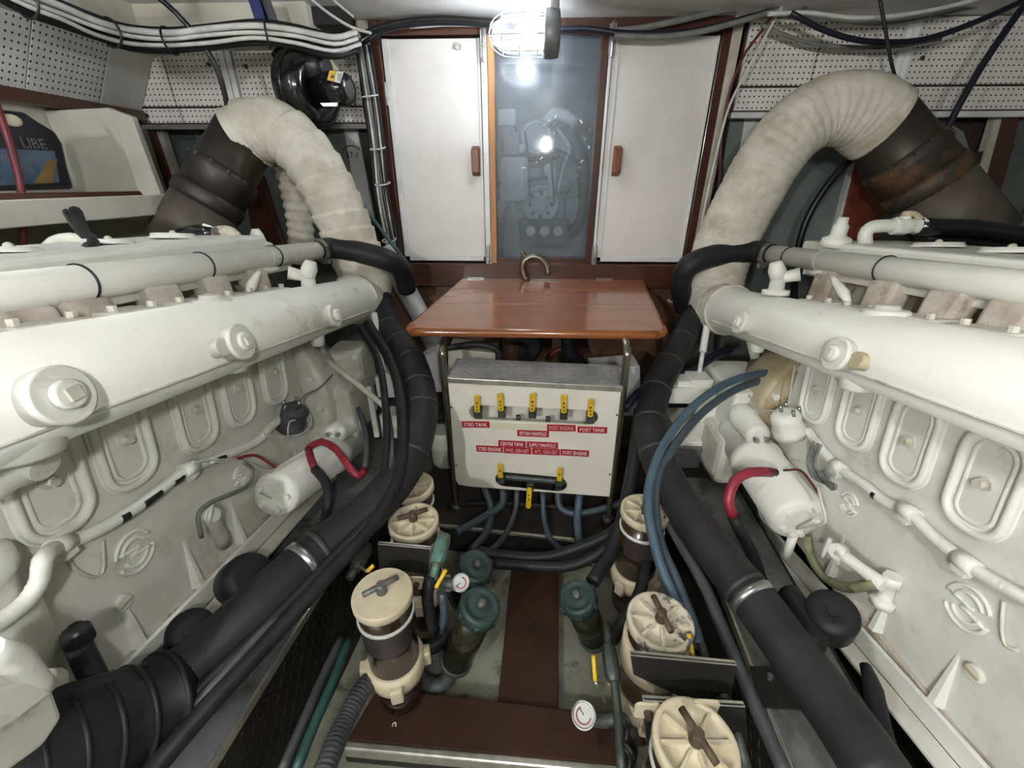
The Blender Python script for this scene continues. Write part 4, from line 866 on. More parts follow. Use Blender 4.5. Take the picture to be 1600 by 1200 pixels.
MB().lathe(c + V((0.03, -0.02, 0.075)), axb, [(0, 0.07), (0.05, 0.07), (0.085, 0.055), (0.1, 0.03)], 22).build('outlet_bulge', 'black_plastic', bl)
# ================================================================== bulkhead lamps
def lamp(c, watts, lab, full=True):
    c = V(c); t = thing('bulkhead_lamp', lab, 'lamp', c, 'caged bulkhead lamps')
    ax_ = V((-1, 0, 0))
    MB().lathe(c + V((0.075, 0, 0)), ax_, [(-0.055, 0.05), (-0.05, 0.076), (-0.02, 0.08), (0.0, 0.08), (0.012, 0.074)], 28).build('lamp_base', 'lamp_grey', t)
    MB().box(c + V((0.105, 0, 0.09)), (0.035, 0.05, 0.16)).build('bracket_arm', 'lamp_grey', t, 0.008)
    MB().lathe(c + V((0.105, 0, 0.12)), (0, 0, 1), [(0, 0.04), (0.012, 0.085), (0.05, 0.085)], 24).build('ceiling_rose', 'lamp_grey', t)
    MB().lathe(c + V((0.063, 0, 0)), ax_, [(0, 0.062), (0.13, 0.062), (0.165, 0.055), (0.19, 0.038), (0.203, 0.015), (0.205, 0.002)], 28).build('glass_dome', 'lamp_glass', t)
    MB().ball(c + V((-0.01, 0, 0)), 0.034, (1.5, 1, 1), 16, 10).build('bulb', 'bulb', t)
    cg = MB()
    for k in range(8):
        a = k * math.pi / 4 + 0.2; e = V((0, math.cos(a), math.sin(a)))
        cg.tube([c + V((0.07, 0, 0)) + e * 0.072, c + V((-0.06, 0, 0)) + e * 0.072, c + V((-0.11, 0, 0)) + e * 0.062, c + V((-0.145, 0, 0)) + e * 0.035, c + V((-0.155, 0, 0))], 0.0022, 6)
    for x, r in ((0.04, 0.072), (-0.03, 0.072), (-0.10, 0.065)): cg.torus(c + V((x, 0, 0)), ax_, r, 0.0022, 24, 6)
    cg.build('wire_cage', 'cage_wire', t)
    l = bpy.data.lights.new('bulb_light', 'POINT'); l.energy = watts; l.color = (1.0, 0.98, 0.94) if not full else (0.95, 0.98, 1.0); l.shadow_soft_size = 0.04
    lo = bpy.data.objects.new('bulb_light', l); COL.objects.link(lo); lo.parent = t; lo.location = (-0.015, 0, 0)
lamp(atY(824, 54, 2.10), LAMP_W['seen'], 'lit caged bulkhead lamp hanging over the dusty glass')
lamp((-1.05, -1.55, 2.05), LAMP_W['rear_fill'], 'added caged fill lamp on the ceiling far behind the viewpoint', False)  # unseen lamp added as fill light, set clear of the glass reflection
lamp((0.14, -0.50, 1.96), LAMP_W['behind'], 'caged work lamp hanging from the ceiling behind the viewpoint', False)
tag(MB().tube([(0.245, -0.50, 2.12), (0.25, -0.50, 2.18), (0.245, -0.50, 2.25)], 0.008, 8).build('lamp_cable', 'tape_black'), 'black cable carrying the hanging work lamp behind the viewpoint', 'cable')
lamp((-1.45, 1.15, 2.10), LAMP_W['left'], 'caged bulkhead lamp above the left engine near the shelf', False)
# ================================================================== work table
tb_ = thing('work_table', 'varnished brown wooden table top on two bent steel legs', 'table', (0.0, 1.9, 0.18))
Zt0 = 1.1
def tp_(px, py):
    f = (py - 432) / 90.0; d = ray(px, py); z0, y0, y1 = 1.10, 2.36, 1.5
    zb_, zf_ = 1.112, 1.078
    # plane through the back edge (y 2.36, z 1.112) and the front edge (y 1.5, z 1.078)
    k = (zb_ - zf_) / (y0 - y1); t = (zf_ - k * y1 - CAM.z + k * CAM.y) / (d.z - k * d.y); return CAM + d * t
bl_, br_, fr_, fl_ = tp_(726, 433), tp_(1000, 432), tp_(1039, 517), tp_(634, 512)
ml, mr = tp_(681, 474), tp_(1019.5, 476)
g_ = (fl_ - bl_).normalized() * 0.001
MB().prism([bl_, br_, mr - g_, ml - g_], (0, 0, -0.035)).build('top_board', 'table_wood', tb_, 0.003)
fr2, fl2_ = fr_, fl_
ex_ = (fr_ - fl_).normalized(); ey_ = (fl_ - ml).normalized()
MB().prism([ml + g_, mr + g_, fr_ - ey_ * 0.03, fr_ - ex_ * 0.03, fl_ + ex_ * 0.03, fl_ - ey_ * 0.03], (0, 0, -0.035)).build('top_board', 'table_wood', tb_, 0.003)
zz = V((0, 0, -.0175)); qa = fr_ - ex_ * 0.03; qb = fl_ + ex_ * 0.03; q0 = mr - ex_ * 0.0; q3 = ml
MB().tube([qa + zz, (qa + qb) / 2 + zz, qb + zz], 0.0178, 12, 0.05).build('rounded_edge', 'table_edge', tb_)
for c0, c1 in ((fr_ - ey_ * 0.03, fr_ - ex_ * 0.03), (fl_ - ey_ * 0.03, fl_ + ex_ * 0.03)):
    MB().tube([c0 + zz, c1 + zz], 0.0178, 12, 0.01).build('rounded_corner', 'table_edge', tb_)
for c0, c1 in ((br_, fr_ - ey_ * 0.03), (bl_, fl_ - ey_ * 0.03)):
    MB().tube([c0 + zz, (c0 + c1) / 2 + zz, c1 + zz], 0.0172, 12, 0.05).build('rounded_edge', 'table_edge', tb_)
for (xa, ya), (xb2, yb2), yy in (((690, 532), (714, 800), 1.53), ((983, 532), (950, 808), 1.47)):
    a = atY(xa, ya, yy); b2 = atY(xb2, yb2, yy); b2.z = 0.18
    MB().tube([a + V((0, 0.14, -0.02)), a + V((0, 0.05, -0.025)), a + V((0, 0.005, -0.05)), a + V((0, 0, -0.1)), a.lerp(b2, 0.5), b2], 0.0155, 14, 0.015).build('leg', 'brass_steel', tb_)
    MB().cyl(b2, b2 + V((0, 0, 0.03)), 0.024, n=16).build('leg_foot', 'dull_steel', tb_)
# ================================================================== fuel manifold panel
pn = thing('valve_panel', 'white fuel manifold panel with yellow levers and red labels under the table', 'valve panel', (-0.02, 1.5, 0.3))
TL, TR, BR, BL = atY(699, 592, 1.515), atY(972, 605, 1.455), atY(952, 776, 1.455), atY(713, 758, 1.515)
ux = (TR - TL).normalized(); vz = V((0, 0, 1)); nz = V((ux.y, -ux.x, 0)).normalized()
def onp(px, py, off=0.0):            # pixel on the panel's plane
    d = ray(px, py); t = (TL - CAM).dot(nz) / d.dot(nz); return CAM + d * t + nz * off
def slot(px0, px1, py0, py1, hpx):   # stadium hole outline
    a, b = onp(px0, py0), onp(px1, py1); r = (onp(px0, py0 - hpx) - onp(px0, py0 + hpx)).length / 2
    u = (b - a).normalized(); v_ = V((0, 0, 1)); v_ = (v_ - u * v_.dot(u)).normalized(); o = []
    for k in range(9): t = math.pi / 2 + math.pi * k / 8; o.append(a + u * (r + r * math.cos(t)) + v_ * r * math.sin(t))
    for k in range(9): t = -math.pi / 2 + math.pi * k / 8; o.append(b - u * (r - r * math.cos(t)) + v_ * r * math.sin(t))
    return o
import bmesh
s1, s2 = slot(733, 934.5, 643.5, 653, 11), slot(773.5, 886, 748, 758.5, 11.5)
bm = bmesh.new()
def loop(ps):
    vs = [bm.verts.new(p) for p in ps]; return [bm.edges.new((vs[i], vs[(i + 1) % len(vs)])) for i in range(len(vs))]
outer = [onp(700, 592), onp(971, 605), onp(952, 776), onp(732, 760), onp(716, 757), onp(712, 748)]
ed = loop(outer) + loop(s1) + loop(s2)
bmesh.ops.triangle_fill(bm, use_beauty=True, use_dissolve=False, edges=ed)
bmesh.ops.recalc_face_normals(bm, faces=bm.faces)
res = bmesh.ops.extrude_face_region(bm, geom=list(bm.faces))
bmesh.ops.translate(bm, vec=-nz * 0.006, verts=[v for v in res['geom'] if isinstance(v, bmesh.types.BMVert)])
bmesh.ops.recalc_face_normals(bm, faces=bm.faces)
pv = MB(); bm.verts.index_update(); pv.add([v.co.copy() for v in bm.verts], [[v.index for v in f.verts] for f in bm.faces]); bm.free()
pv.build('face_plate', 'panel_white', pn)
a, b = onp(699, 590), onp(973, 604); back = -nz
MB().prism([a + V((0, 0, 0.0)), b, b + back * 0.16 + V((0, 0, .02)), a + back * 0.16 + V((0, 0, .02))], (0, 0, -0.006)).build('top_tread_plate', 'tread_xy', pn, 0.001)
MB().prism([a + nz * 0.004, b + nz * 0.004, b + nz * 0.004 + V((0, 0, -0.022)), a + nz * 0.004 + V((0, 0, -0.022))], back * 0.005).build('front_lip', 'alu_edge', pn, 0.001)
for px, py in ((705, 636), (713, 727), (964, 648), (953, 741)):
    q = onp(px, py, 0.001); MB().cyl(q, q + nz * 0.003, 0.004, n=8).build('screw', 'letter_dark', pn)
# backing manifolds seen through the slots
q1, q2 = onp(728, 644), onp(940, 656)
MB().prism([onp(715, 600) - nz * 0.08, onp(955, 612) - nz * 0.08, onp(955, 690) - nz * 0.08, onp(715, 680) - nz * 0.08], -nz * 0.01).build('white_backing', 'panel_white', pn)
MB().tube([onp(765, 749) - nz * 0.03, onp(890, 760) - nz * 0.03], 0.016, 12).build('supply_manifold', 'dark_bronze', pn)
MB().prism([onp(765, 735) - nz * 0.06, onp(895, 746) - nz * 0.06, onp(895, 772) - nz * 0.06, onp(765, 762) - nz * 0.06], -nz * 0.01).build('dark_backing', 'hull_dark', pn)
def lever(tx, ty, bx, by, marks):
    v_ = MB()
    v = MB().hexa(onp(bx, by + 3) - nz * 0.04, onp(bx, by + 3) + nz * 0.006, 0.016)
    v.box(onp(bx, by + 5) - nz * 0.004, (0.032, 0.02, 0.05), rot_to(ux, -nz, V((0, 0, 1))))
    vp = v.build('ball_valve', 'dark_bronze', pn, 0.003)
    a, b = onp(tx, ty, 0.022), onp(bx, by, 0.014); d = (b - a).normalized(); sx = d.cross(nz).normalized()
    poly = capsule((a + b) / 2, sx, d, 0.0115, (b - a).length / 2, 0.009, 4)
    lv = MB().prism(poly, nz * 0.006, True).build('lever', 'yellow', vp, 0.0015)
    for k in range(marks):
        q = a.lerp(b, 0.45 + 0.2 * k) + nz * 0.0065; MB().box(q, (0.007, 0.0008, 0.009 if k == 0 else 0.006), rot_to(sx, nz, d)).build('lever_mark', 'letter_dark', lv)
for args in ((747, 613, 747, 641, 3), (782, 610, 784, 639, 3), (833, 610, 832, 640, 3), (881, 612, 881, 642, 3), (923, 619, 922, 648, 3), (782, 720, 783, 743, 1), (875, 726, 874, 748, 1)): lever(*args)
lever(826, 788, 828, 758, 2)
for px in (809, 856):
    q = onp(px, 657 + (px - 809) * 0.05) - nz * 0.02; MB().box(q, (0.02, 0.02, 0.025)).build('blank_plug', 'dark_bronze', pn, 0.003)
LB = [('STBD TANK', 721, 658, 764.5, 658.5, 9.5, 'letter_white'), ('PORT ENGINE', 854.5, 663, 899.5, 664, 10, 'letter_pink'), ('PORT TANK', 902.5, 666, 949, 667.5, 9.5, 'letter_white'),
      ('RETURN MANIFOLD', 808, 671.5, 858, 673.5, 9.5, 'letter_white'), ('CENTRE TANK', 778.5, 687.5, 821.5, 689.5, 9.5, 'letter_white'), ('SUPPLY MANIFOLD', 823, 689.5, 872, 691.5, 9.5, 'letter_white'),
      ('STBD ENGINE', 744, 695.5, 786, 697.5, 9.5, 'letter_white'), ('FWD. GEN-SET', 787.2, 698, 830, 700, 9.5, 'letter_pink'), ('AFT. GEN-SET', 831.5, 700, 875, 702, 9.5, 'letter_pink'), ('PORT ENGINE', 876, 701.5, 920.5, 704, 9.5, 'letter_white'),
      ('', 765, 660, 808.5, 662, 9, ''), ('', 809.5, 661.5, 853.5, 663.5, 9, '')]
for txt, x0, y0, x1, y1, h, lm in LB:
    a, b = onp(x0, y0, 0.0), onp(x1, y1, 0.0); hh = (onp(x0, y0 + h) - onp(x0, y0)).length
    u = (b - a).normalized(); dn = V((0, 0, -1)); dn = (dn - u * dn.dot(u)).normalized(); n2 = nz
    lb = MB().prism([a, b, b + dn * hh, a + dn * hh], nz * 0.002).build('label_strip', 'label_red' if txt else 'label_cream', pn)
    if txt:
        t_ = text(lb, txt, (a + b) / 2 + dn * hh / 2 + nz * 0.0026, u, -dn, hh * 0.56, lm, (b - a).length * 0.84)
# box and pipes behind the panel
bx = thing('junction_box', 'pale box with pipes behind the valve panel under the table', 'box', (0, 1.8, 0.7))
MB().prism([atY(*p, 1.78) for p in ((700, 545), (775, 552), (770, 592), (700, 592))], (0, 0.15, 0)).build('box_body', 'beige_box', bx, 0.004)
MB().prism([atY(*p, 1.80) for p in ((925, 578), (1000, 572), (1003, 650), (925, 650))], (0, 0.15, 0)).build('box_body', 'white_trim', bx, 0.004)
MB().tube([atY(*p, 1.72) for p in ((690, 545), (745, 538), (778, 548), (778, 575), (770, 585))], 0.014, 10).build('pipe', 'black_rubber', bx)
MB().tube([atY(*p, 1.70) for p in ((770, 582), (800, 574), (850, 577), (900, 574), (930, 580))], 0.013, 10).build('pipe', 'black_rubber', bx)
for px, m in ((802, 'filter_cream'), (886, 'white_trim'), (900, 'engine_paint'), (922, 'white_trim')):
    q = atY(px, 580, 1.68); MB().cyl(q, q + V((0, 0, 0.03)), 0.016, n=12).build('fitting', m, bx)
tag(MB().tube([atY(*p, 2.2) for p in ((860, 560), (868, 548), (885, 545), (905, 552), (912, 570))], 0.016, 10).build('loop_cable', 'dark_red_cable'), 'dark red cable loop in the gloom under the table', 'cable')
tag(MB().tube([atY(*p, 2.1) for p in ((888, 525), (890, 550), (905, 570), (925, 585))], 0.04, 12).build('rubber_pipe', 'black_rubber'), 'thick black pipe hanging in the gloom under the table', 'pipe')
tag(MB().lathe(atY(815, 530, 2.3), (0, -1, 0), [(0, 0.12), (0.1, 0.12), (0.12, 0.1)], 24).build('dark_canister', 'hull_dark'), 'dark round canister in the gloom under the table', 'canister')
tag(MB().cyl(atY(797, 520, 2.2), atY(800, 585, 2.2), 0.05, n=18).build('brown_pipe', 'wood_bulkhead'), 'brown upright pipe in the gloom under the table', 'pipe')
pg = thing('pump_motor', 'pale green pump beside the left leg of the table', 'pump', atY(695, 730, 1.75))
MB().lathe(atY(698, 725, 1.75), (0, 0, 1), [(0, 0.05), (0.03, 0.07), (0.12, 0.072), (0.13, 0.076), (0.15, 0.076), (0.17, 0.07), (0.22, 0.07)], 20).build('body', 'pale_green', pg)
MB().lathe(atY(690, 650, 1.75), (1, 0, 0), [(-0.1, 0.04), (0.02, 0.04), (0.03, 0.05), (0.06, 0.05)], 16).build('head', 'black_plastic', pg)
tag(MB().prism([atY(*p, 1.8) for p in ((655, 560), (690, 545), (695, 612), (672, 614))], (0, 0.1, 0)).build('white_panel', 'white_trim', None, 0.004), 'white metal corner behind the left leg of the table', 'panel')
# ================================================================== hoses
def dp(l): return [atD(*p) for p in l]
def hose(name, lab, pts, r, m, n=12, step=0.02, rf=None, cat='hose'):
    return tag(MB().tube(pts, r, n, step, rf).build(name, m), lab, cat)
def big_hose(lab, pts, r, clampt, seams):
    t = thing('wrapped_hose', lab, 'hose', pts[-1], 'large wrapped hoses')
    MB().tube(pts, r, 24, 0.02).build('hose_body', 'wrapped_rubber', t)
    q = catmull(pts, 0.01); P_ = [p for p, _ in q]; n = len(P_)
    def ringat(f, h, rr, m, nm):
        i = int(f * (n - 2)); d = (P_[i + 1] - P_[max(i - 1, 0)]).normalized()
        return MB().lathe(P_[i], d, [(-h, r * 1.0), (-h, rr), (h, rr), (h, r * 1.0)], 28).build(nm, m, t), P_[i], d
    for f in seams: ringat(f, 0.008, r * 1.025, 'wrap_seam', 'tape_seam')
    rd = ray(*clampt).normalized(); kk = min(range(1, n - 1), key=lambda i: ((P_[i] - CAM) - rd * (P_[i] - CAM).dot(rd)).length)
    o, p, d = ringat(kk / (n - 2) + 1e-6, 0.011, r * 1.07, 'steel', 'band_clamp')
    e1, e2 = frame(d)
    MB().box(p + V((0, -0.01, 0)) + V((0.0, 0, -r * 1.1)), (0.03, 0.02, 0.02)).build('clamp_screw', 'steel', t)
    return t
big_hose('thick black wrapped hose curving along the left engine', dp([(596, 470, 2.08), (606, 512, 1.97), (640, 560, 1.8), (657, 615, 1.66), (655, 668, 1.54), (630, 735, 1.42), (573, 802, 1.28), (490, 868, 1.16), (400, 950, 1.03), (320, 1026, .95), (240, 1090, .88)]), 0.062, (472, 880), (0.12, 0.2, 0.28, 0.36, 0.43, 0.55, 0.78))
big_hose('thick black wrapped hose curving along the right engine', dp([(1088, 490, 2.02), (1062, 540, 1.9), (1030, 598, 1.75), (1016, 658, 1.6), (1028, 718, 1.48), (1070, 797, 1.34), (1125, 872, 1.2), (1185, 947, 1.08), (1250, 1037, .97), (1320, 1132, .86), (1385, 1230, .77)]), 0.059, (1182, 936), (0.12, 0.22, 0.32, 0.42, 0.5, 0.78))
ax = (iL['tb'] - V((0, 0, 0)))
hose('rail_hose', 'black rubber elbow hose from the coolant rail of the left engine', [iL['tb'] - V((0, 0.01, 0)), iL['tb'] + V((0.03, 0.07, 0))] + [atY(*p, y) for *p, y in ((560, 394, 1.98), (603, 406, 1.99), (626, 420, 2.05), (636, 452, 2.12))], [0.043, 0.046, 0.05, 0.05, 0.048, 0.046], 'black_rubber', 20)
hose('rail_hose', 'black rubber elbow hose from the coolant rail of the right engine', [iR['tb'] - V((0, 0.01, 0)), iR['tb'] + V((-0.03, 0.07, 0))] + [atY(*p, y) for *p, y in ((1130, 397, 1.98), (1082, 412, 1.97), (1064, 440, 2.0), (1068, 480, 2.1))], [0.043, 0.046, 0.05, 0.05, 0.048, 0.046], 'black_rubber', 20)
H = [
 ('rubber_hose', 'slim black hose running inside the thick left hose toward the foreground', [(562, 512, 1.75), (590, 560, 1.65), (603, 640, 1.5), (602, 720, 1.38), (582, 795, 1.25), (500, 892, 1.1), (400, 992, .97), (300, 1088, .87), (210, 1190, .78), (180, 1230, .75)], 0.0135, 'black_rubber'),
 ('rubber_hose', 'medium black hose beside the tread plate girder at the left', [(575, 505, 1.85), (615, 575, 1.66), (629, 650, 1.5), (625, 735, 1.36), (588, 812, 1.23), (520, 890, 1.11), (430, 990, .98), (335, 1092, .87), (250, 1190, .79), (220, 1230, .76)], 0.021, 'black_rubber'),
 ('rubber_hose', 'thin black hose lying between the two left hoses', [(598, 600, 1.6), (612, 700, 1.42), (595, 790, 1.26), (515, 878, 1.12), (450, 945, 1.03), (370, 1030, .92), (290, 1120, .84)], 0.010, 'grey_hose'),
 ('green_hose', 'dark green hose on the side of the left girder', [(545, 1000, 1.22), (522, 1060, 1.12), (492, 1130, 1.02), (462, 1206, .94)], 0.0125, 'green_hose'),
 ('grey_hose', 'grey green hose beside the dark green hose at the left girder', [(533, 998, 1.25), (508, 1050, 1.16), (475, 1125, 1.04), (440, 1206, .95)], 0.012, 'grey_hose'),
 ('drain_hose', 'ribbed grey drain hose in front of the left foreground filter', [(595, 1048, 1.24), (566, 1078, 1.16), (540, 1125, 1.08), (518, 1175, 1.0), (500, 1225, .94)], 0.026, 'grey_hose'),
 ('blue_hose', 'outer bright blue hose looping from the right engine', [(1235, 580, 1.72), (1180, 585, 1.62), (1130, 602, 1.55), (1080, 638, 1.48), (1040, 690, 1.4), (1017, 745, 1.33), (1013, 800, 1.27), (1028, 870, 1.2), (1052, 930, 1.14), (1076, 985, 1.08)], 0.0145, 'bright_blue_hose'),
 ('blue_hose', 'inner dull blue hose looping from the right engine', [(1235, 590, 1.76), (1185, 596, 1.66), (1140, 614, 1.6), (1092, 650, 1.52), (1050, 703, 1.44), (1025, 760, 1.37), (1030, 840, 1.27), (1056, 905, 1.18), (1085, 980, 1.1), (1092, 1010, 1.06)], 0.0145, 'blue_hose'),
 ('grey_conduit', 'grey conduit running along the right girder', [(1040, 810, 1.4), (1095, 905, 1.22), (1130, 985, 1.1), (1172, 1085, .98), (1230, 1215, .85)], 0.016, 'grey_hose'),
 ('rubber_hose', 'black hose dropping past the right leg of the table to the strainer', [(1000, 640, 1.68), (990, 720, 1.62), (975, 800, 1.54), (955, 862, 1.46), (925, 910, 1.38)], 0.024, 'black_rubber'),
 ('rubber_hose', 'black hose bending down beside the right-hand strainer', [(962, 828, 1.55), (992, 838, 1.5), (1008, 870, 1.44), (1000, 925, 1.36), (975, 970, 1.3), (955, 1000, 1.26)], 0.02, 'black_rubber'),
 ('rubber_hose', 'upper black hose lying across the bilge in front of the platform', [(745, 860, 1.6), (790, 868, 1.6), (850, 870, 1.6), (905, 855, 1.58), (955, 832, 1.58), (985, 800, 1.62)], 0.02, 'black_rubber'),
 ('rubber_hose', 'lower black hose lying across the bilge in front of the platform', [(770, 880, 1.58), (830, 884, 1.57), (890, 884, 1.55), (940, 862, 1.54), (975, 830, 1.55)], 0.02, 'black_rubber'),
 ('fuel_hose', 'blue fuel hose curving from below the left end of the valve panel', [(757, 762, 1.92), (767, 795, 1.9), (760, 830, 1.82), (735, 862, 1.72)], 0.017, 'blue_hose'),
 ('fuel_hose', 'blue fuel hose sweeping left from the panel to the filters', [(786, 765, 1.92), (784, 788, 1.9), (758, 806, 1.86), (712, 832, 1.76)], 0.017, 'blue_hose'),
 ('fuel_hose', 'grey fuel hose left of the lowest yellow lever', [(808, 765, 1.92), (804, 800, 1.9), (788, 838, 1.8), (760, 866, 1.7)], 0.013, 'grey_hose'),
 ('fuel_hose', 'grey blue fuel hose right of the lowest yellow lever', [(848, 768, 1.92), (850, 810, 1.88), (860, 842, 1.8), (880, 862, 1.72)], 0.013, 'blue_hose'),
 ('fuel_hose', 'blue fuel hose turning right under the valve panel', [(872, 762, 1.94), (874, 790, 1.93), (895, 802, 1.9), (940, 795, 1.9), (1000, 775, 1.92)], 0.016, 'blue_hose'),
 ('fuel_hose', 'blue fuel hose dropping below the right end of the valve panel', [(906, 770, 1.9), (902, 810, 1.86), (905, 850, 1.76)], 0.018, 'bright_blue_hose'),
 ('fuel_hose', 'dark hose lying on the platform behind the fuel hoses', [(700, 790, 2.0), (760, 786, 1.98), (850, 790, 1.98), (935, 800, 1.95)], 0.014, 'black_rubber'),
 ('blue_hose', 'dark blue hose beside the right leg of the table', [(975, 640, 1.72), (1000, 612, 1.75), (1030, 598, 1.85)], 0.018, 'navy_hose'),
 ('blue_hose', 'dark blue hose behind the right gearbox mount', [(1045, 590, 1.9), (1080, 580, 1.88), (1110, 560, 1.9), (1140, 545, 1.95)], 0.02, 'navy_hose'),
 ('grey_hose', 'grey hose standing right of the valve panel', [(996, 660, 1.66), (988, 740, 1.62), (975, 820, 1.55)], 0.018, 'grey_hose'),
 ('blue_hose', 'navy hose hanging behind the right exhaust pipe', None, 0.016, 'navy_hose'),
 ('battery_cable', 'short black hose beside the left bottom engine pump', [(112, 985, .86), (120, 1002, .84), (140, 1045, .82), (165, 1095, .8)], 0.021, 'black_rubber'),
]
for nm, lab, pts, r, m in H:
    if pts is None: q = [atY(*p, 2.25) for p in ((1345, 235), (1300, 280), (1262, 340), (1245, 400), (1240, 470), (1238, 540))]
    else: q = dp(pts)
    rf = corrug(0.011, 0.06) if nm == 'drain_hose' else None
    hose(nm, lab, q, r, m, 14 if rf else 12, 0.003 if rf else 0.02, rf)
# red battery leads
bc = thing('battery_lead', 'red battery cable with grey sleeve looping at the left starter', 'cable', atD(562, 744, 1.4))
MB().tube(dp([(484, 699, 1.55), (502, 690, 1.52), (525, 702, 1.48), (545, 729, 1.44), (560, 744, 1.43), (570, 734, 1.46)]), 0.013, 12).build('red_sheath', 'red_cable', bc)
MB().tube(dp([(570, 734, 1.46), (573, 705, 1.5), (570, 670, 1.55), (560, 638, 1.6)]), 0.010, 10).build('grey_sleeve', 'grey_hose', bc)
bc = thing('battery_lead', 'short red battery cable with black sleeve below the left starter', 'cable', atD(512, 790, 1.38))
MB().tube(dp([(482, 702, 1.54), (486, 718, 1.48), (493, 735, 1.45)]), 0.013, 12).build('red_sheath', 'red_cable', bc)
MB().tube(dp([(492, 733, 1.45), (508, 752, 1.42), (514, 778, 1.39), (510, 800, 1.38), (500, 850, 1.42)]), 0.016, 12).build('black_sleeve', 'black_rubber', bc)
bc = thing('battery_lead', 'red battery cable bending down from the right starter', 'cable', atD(1150, 820, 1.32))
MB().tube(dp([(1205, 738, 1.36), (1172, 738, 1.34), (1148, 752, 1.33), (1138, 782, 1.32), (1146, 808, 1.32)]), 0.016, 12).build('red_sheath', 'red_cable', bc)
MB().tube(dp([(1146, 806, 1.32), (1158, 832, 1.32), (1175, 865, 1.34), (1190, 910, 1.36)]), 0.02, 12).build('black_sleeve', 'black_rubber', bc)
MB().tube(dp([(1212, 738, 1.37), (1170, 738, 1.335)]), 0.013, 10).build('terminal_boot', 'grey_hose', bc)
# engine foundation rails (white angle bars), rubber mounts
for s, (p0, p1), X, lab, i in ((-1, ((165, 1094), (409, 838)), -0.95, 'white painted foundation rail under the left engine', iL), (1, ((1337, 990), (1517, 1196)), 0.885, 'white painted foundation rail under the right engine', iR)):
    a, b = atX(*p0, X), atX(*p1, X)
    if a.y > b.y: a, b = b, a
    u = (b - a).normalized(); a2 = a - u * 0.35; b2 = b + u * 0.55
    t = thing('engine_rail', lab, 'rail', (a2 + b2) / 2 - V((0, 0, 0.06)), 'engine foundation rails')
    MB().prism([a2 + V((0, 0, .028)), b2 + V((0, 0, .028)), b2 + V((0, 0, -.03)), a2 + V((0, 0, -.03))], (s * 0.012, 0, 0)).build('rail_web', 'engine_paint', t, 0.002)
    MB().prism([a2 + V((0, 0, -.03)), b2 + V((0, 0, -.03)), b2 + V((-s * .05, 0, -.03)), a2 + V((-s * .05, 0, -.03))], (0, 0, -0.01)).build('rail_foot', 'engine_dirty', t, 0.002)
def mount(lab, px, py, d, r, axv, h=0.06):
    q = atD(px, py, d); t = thing('rubber_mount', lab, 'engine mount', q - V((0, 0, r)), 'black engine mounts')
    MB().lathe(q, axv, [(-h, r * 0.9), (-h * 0.8, r), (h * 0.6, r), (h * 0.8, r * 0.92), (h * 0.85, r * 0.5)], 26).build('rubber_body', 'black_rubber', t)
    MB().lathe(q, axv, [(h * 0.84, 0.016), (h * 0.95, 0.016)], 6).build('centre_bolt', 'black_rubber', t)
mount('near black rubber mount under the left engine', 297, 990, 1.02, 0.05, V((0.55, -0.3, 0.8)))
mount('far black rubber mount under the left engine', 382, 905, 1.17, 0.065, V((0.6, -0.3, 0.6)))
mount('black rubber mount under the right engine', 1298, 965, 1.08, 0.058, V((-0.35, -0.3, 0.9)))
tag(MB().tube(dp([(1232, 925, 1.16), (1255, 960, 1.1), (1275, 990, 1.06), (1262, 1010, 1.04)]), 0.03, 12).build('black_pipe', 'black_rubber'), 'black pipe elbow beside the right rubber mount', 'pipe')
tag(MB().tube(dp([(1352, 1040, .98), (1365, 1080, .93), (1375, 1130, .88), (1395, 1175, .84)]), [0.012, 0.02, 0.02, 0.012], 8).build('rubber_strap', 'black_rubber'), 'black rubber strap hanging beside the thick right hose', 'strap')
# big boot at the near end of the left hose, pump body in the corner
bt = thing('rubber_boot', 'large black rubber boot at the near end of the left hose', 'boot', atD(190, 1150, .8))
a, b = atD(258, 1092, .88), atD(105, 1172, .74); u = (b - a).normalized()
MB().lathe(a, u, [(-0.03, 0.066), (-0.01, 0.085), (0.0, 0.092), (0.012, 0.092), (0.015, 0.085), (0.09, 0.09), (0.2, 0.095), (0.3, 0.095)], 32).build('boot_body', 'black_rubber', bt)
MB().torus(a + u * 0.006, u, 0.093, 0.006, 32, 8).build('boot_lip', 'black_rubber', bt)
for k in range(4): MB().torus(a + u * (0.06 + 0.05 * k), u, 0.0915, 0.005, 32, 8).build('boot_rib', 'black_rubber', bt)
MB().tube([a + V((-0.02, 0, 0.075)), a + u * 0.1 + V((-0.03, 0, 0.1)), a + u * 0.2 + V((-0.03, 0.0, 0.09))], 0.026, 12).build('boot_spout', 'black_rubber', bt)
pc = thing('bilge_pump', 'chipped white pump casing in the bottom left corner', 'pump', atD(30, 1190, .62))
q = [atX(*p, -0.80) for p in ((-60, 1075), (40, 1045), (82, 1070), (100, 1120), (70, 1165), (-60, 1260))]
MB().prism(q, (-0.12, 0, 0)).build('pump_casing', 'engine_dirty', pc, 0.008)
q = [atX(*p, -0.79) for p in ((-60, 1090), (60, 1060), (84, 1082), (20, 1130), (-60, 1170))]
MB().prism(q, (-0.02, 0, 0)).build('casing_plate', 'engine_paint', pc, 0.004)
MB().tube([atX(*p, -0.80) for p in ((-20, 1020), (20, 1030), (50, 1055), (75, 1075))], [0.02, 0.02, 0.016, 0.012], 10).build('pump_union', 'engine_paint', pc)
MB().cyl(atX(118, 985, -0.86), atX(126, 1003, -0.84), 0.021, n=14).build('hose_knob', 'black_plastic', pc)
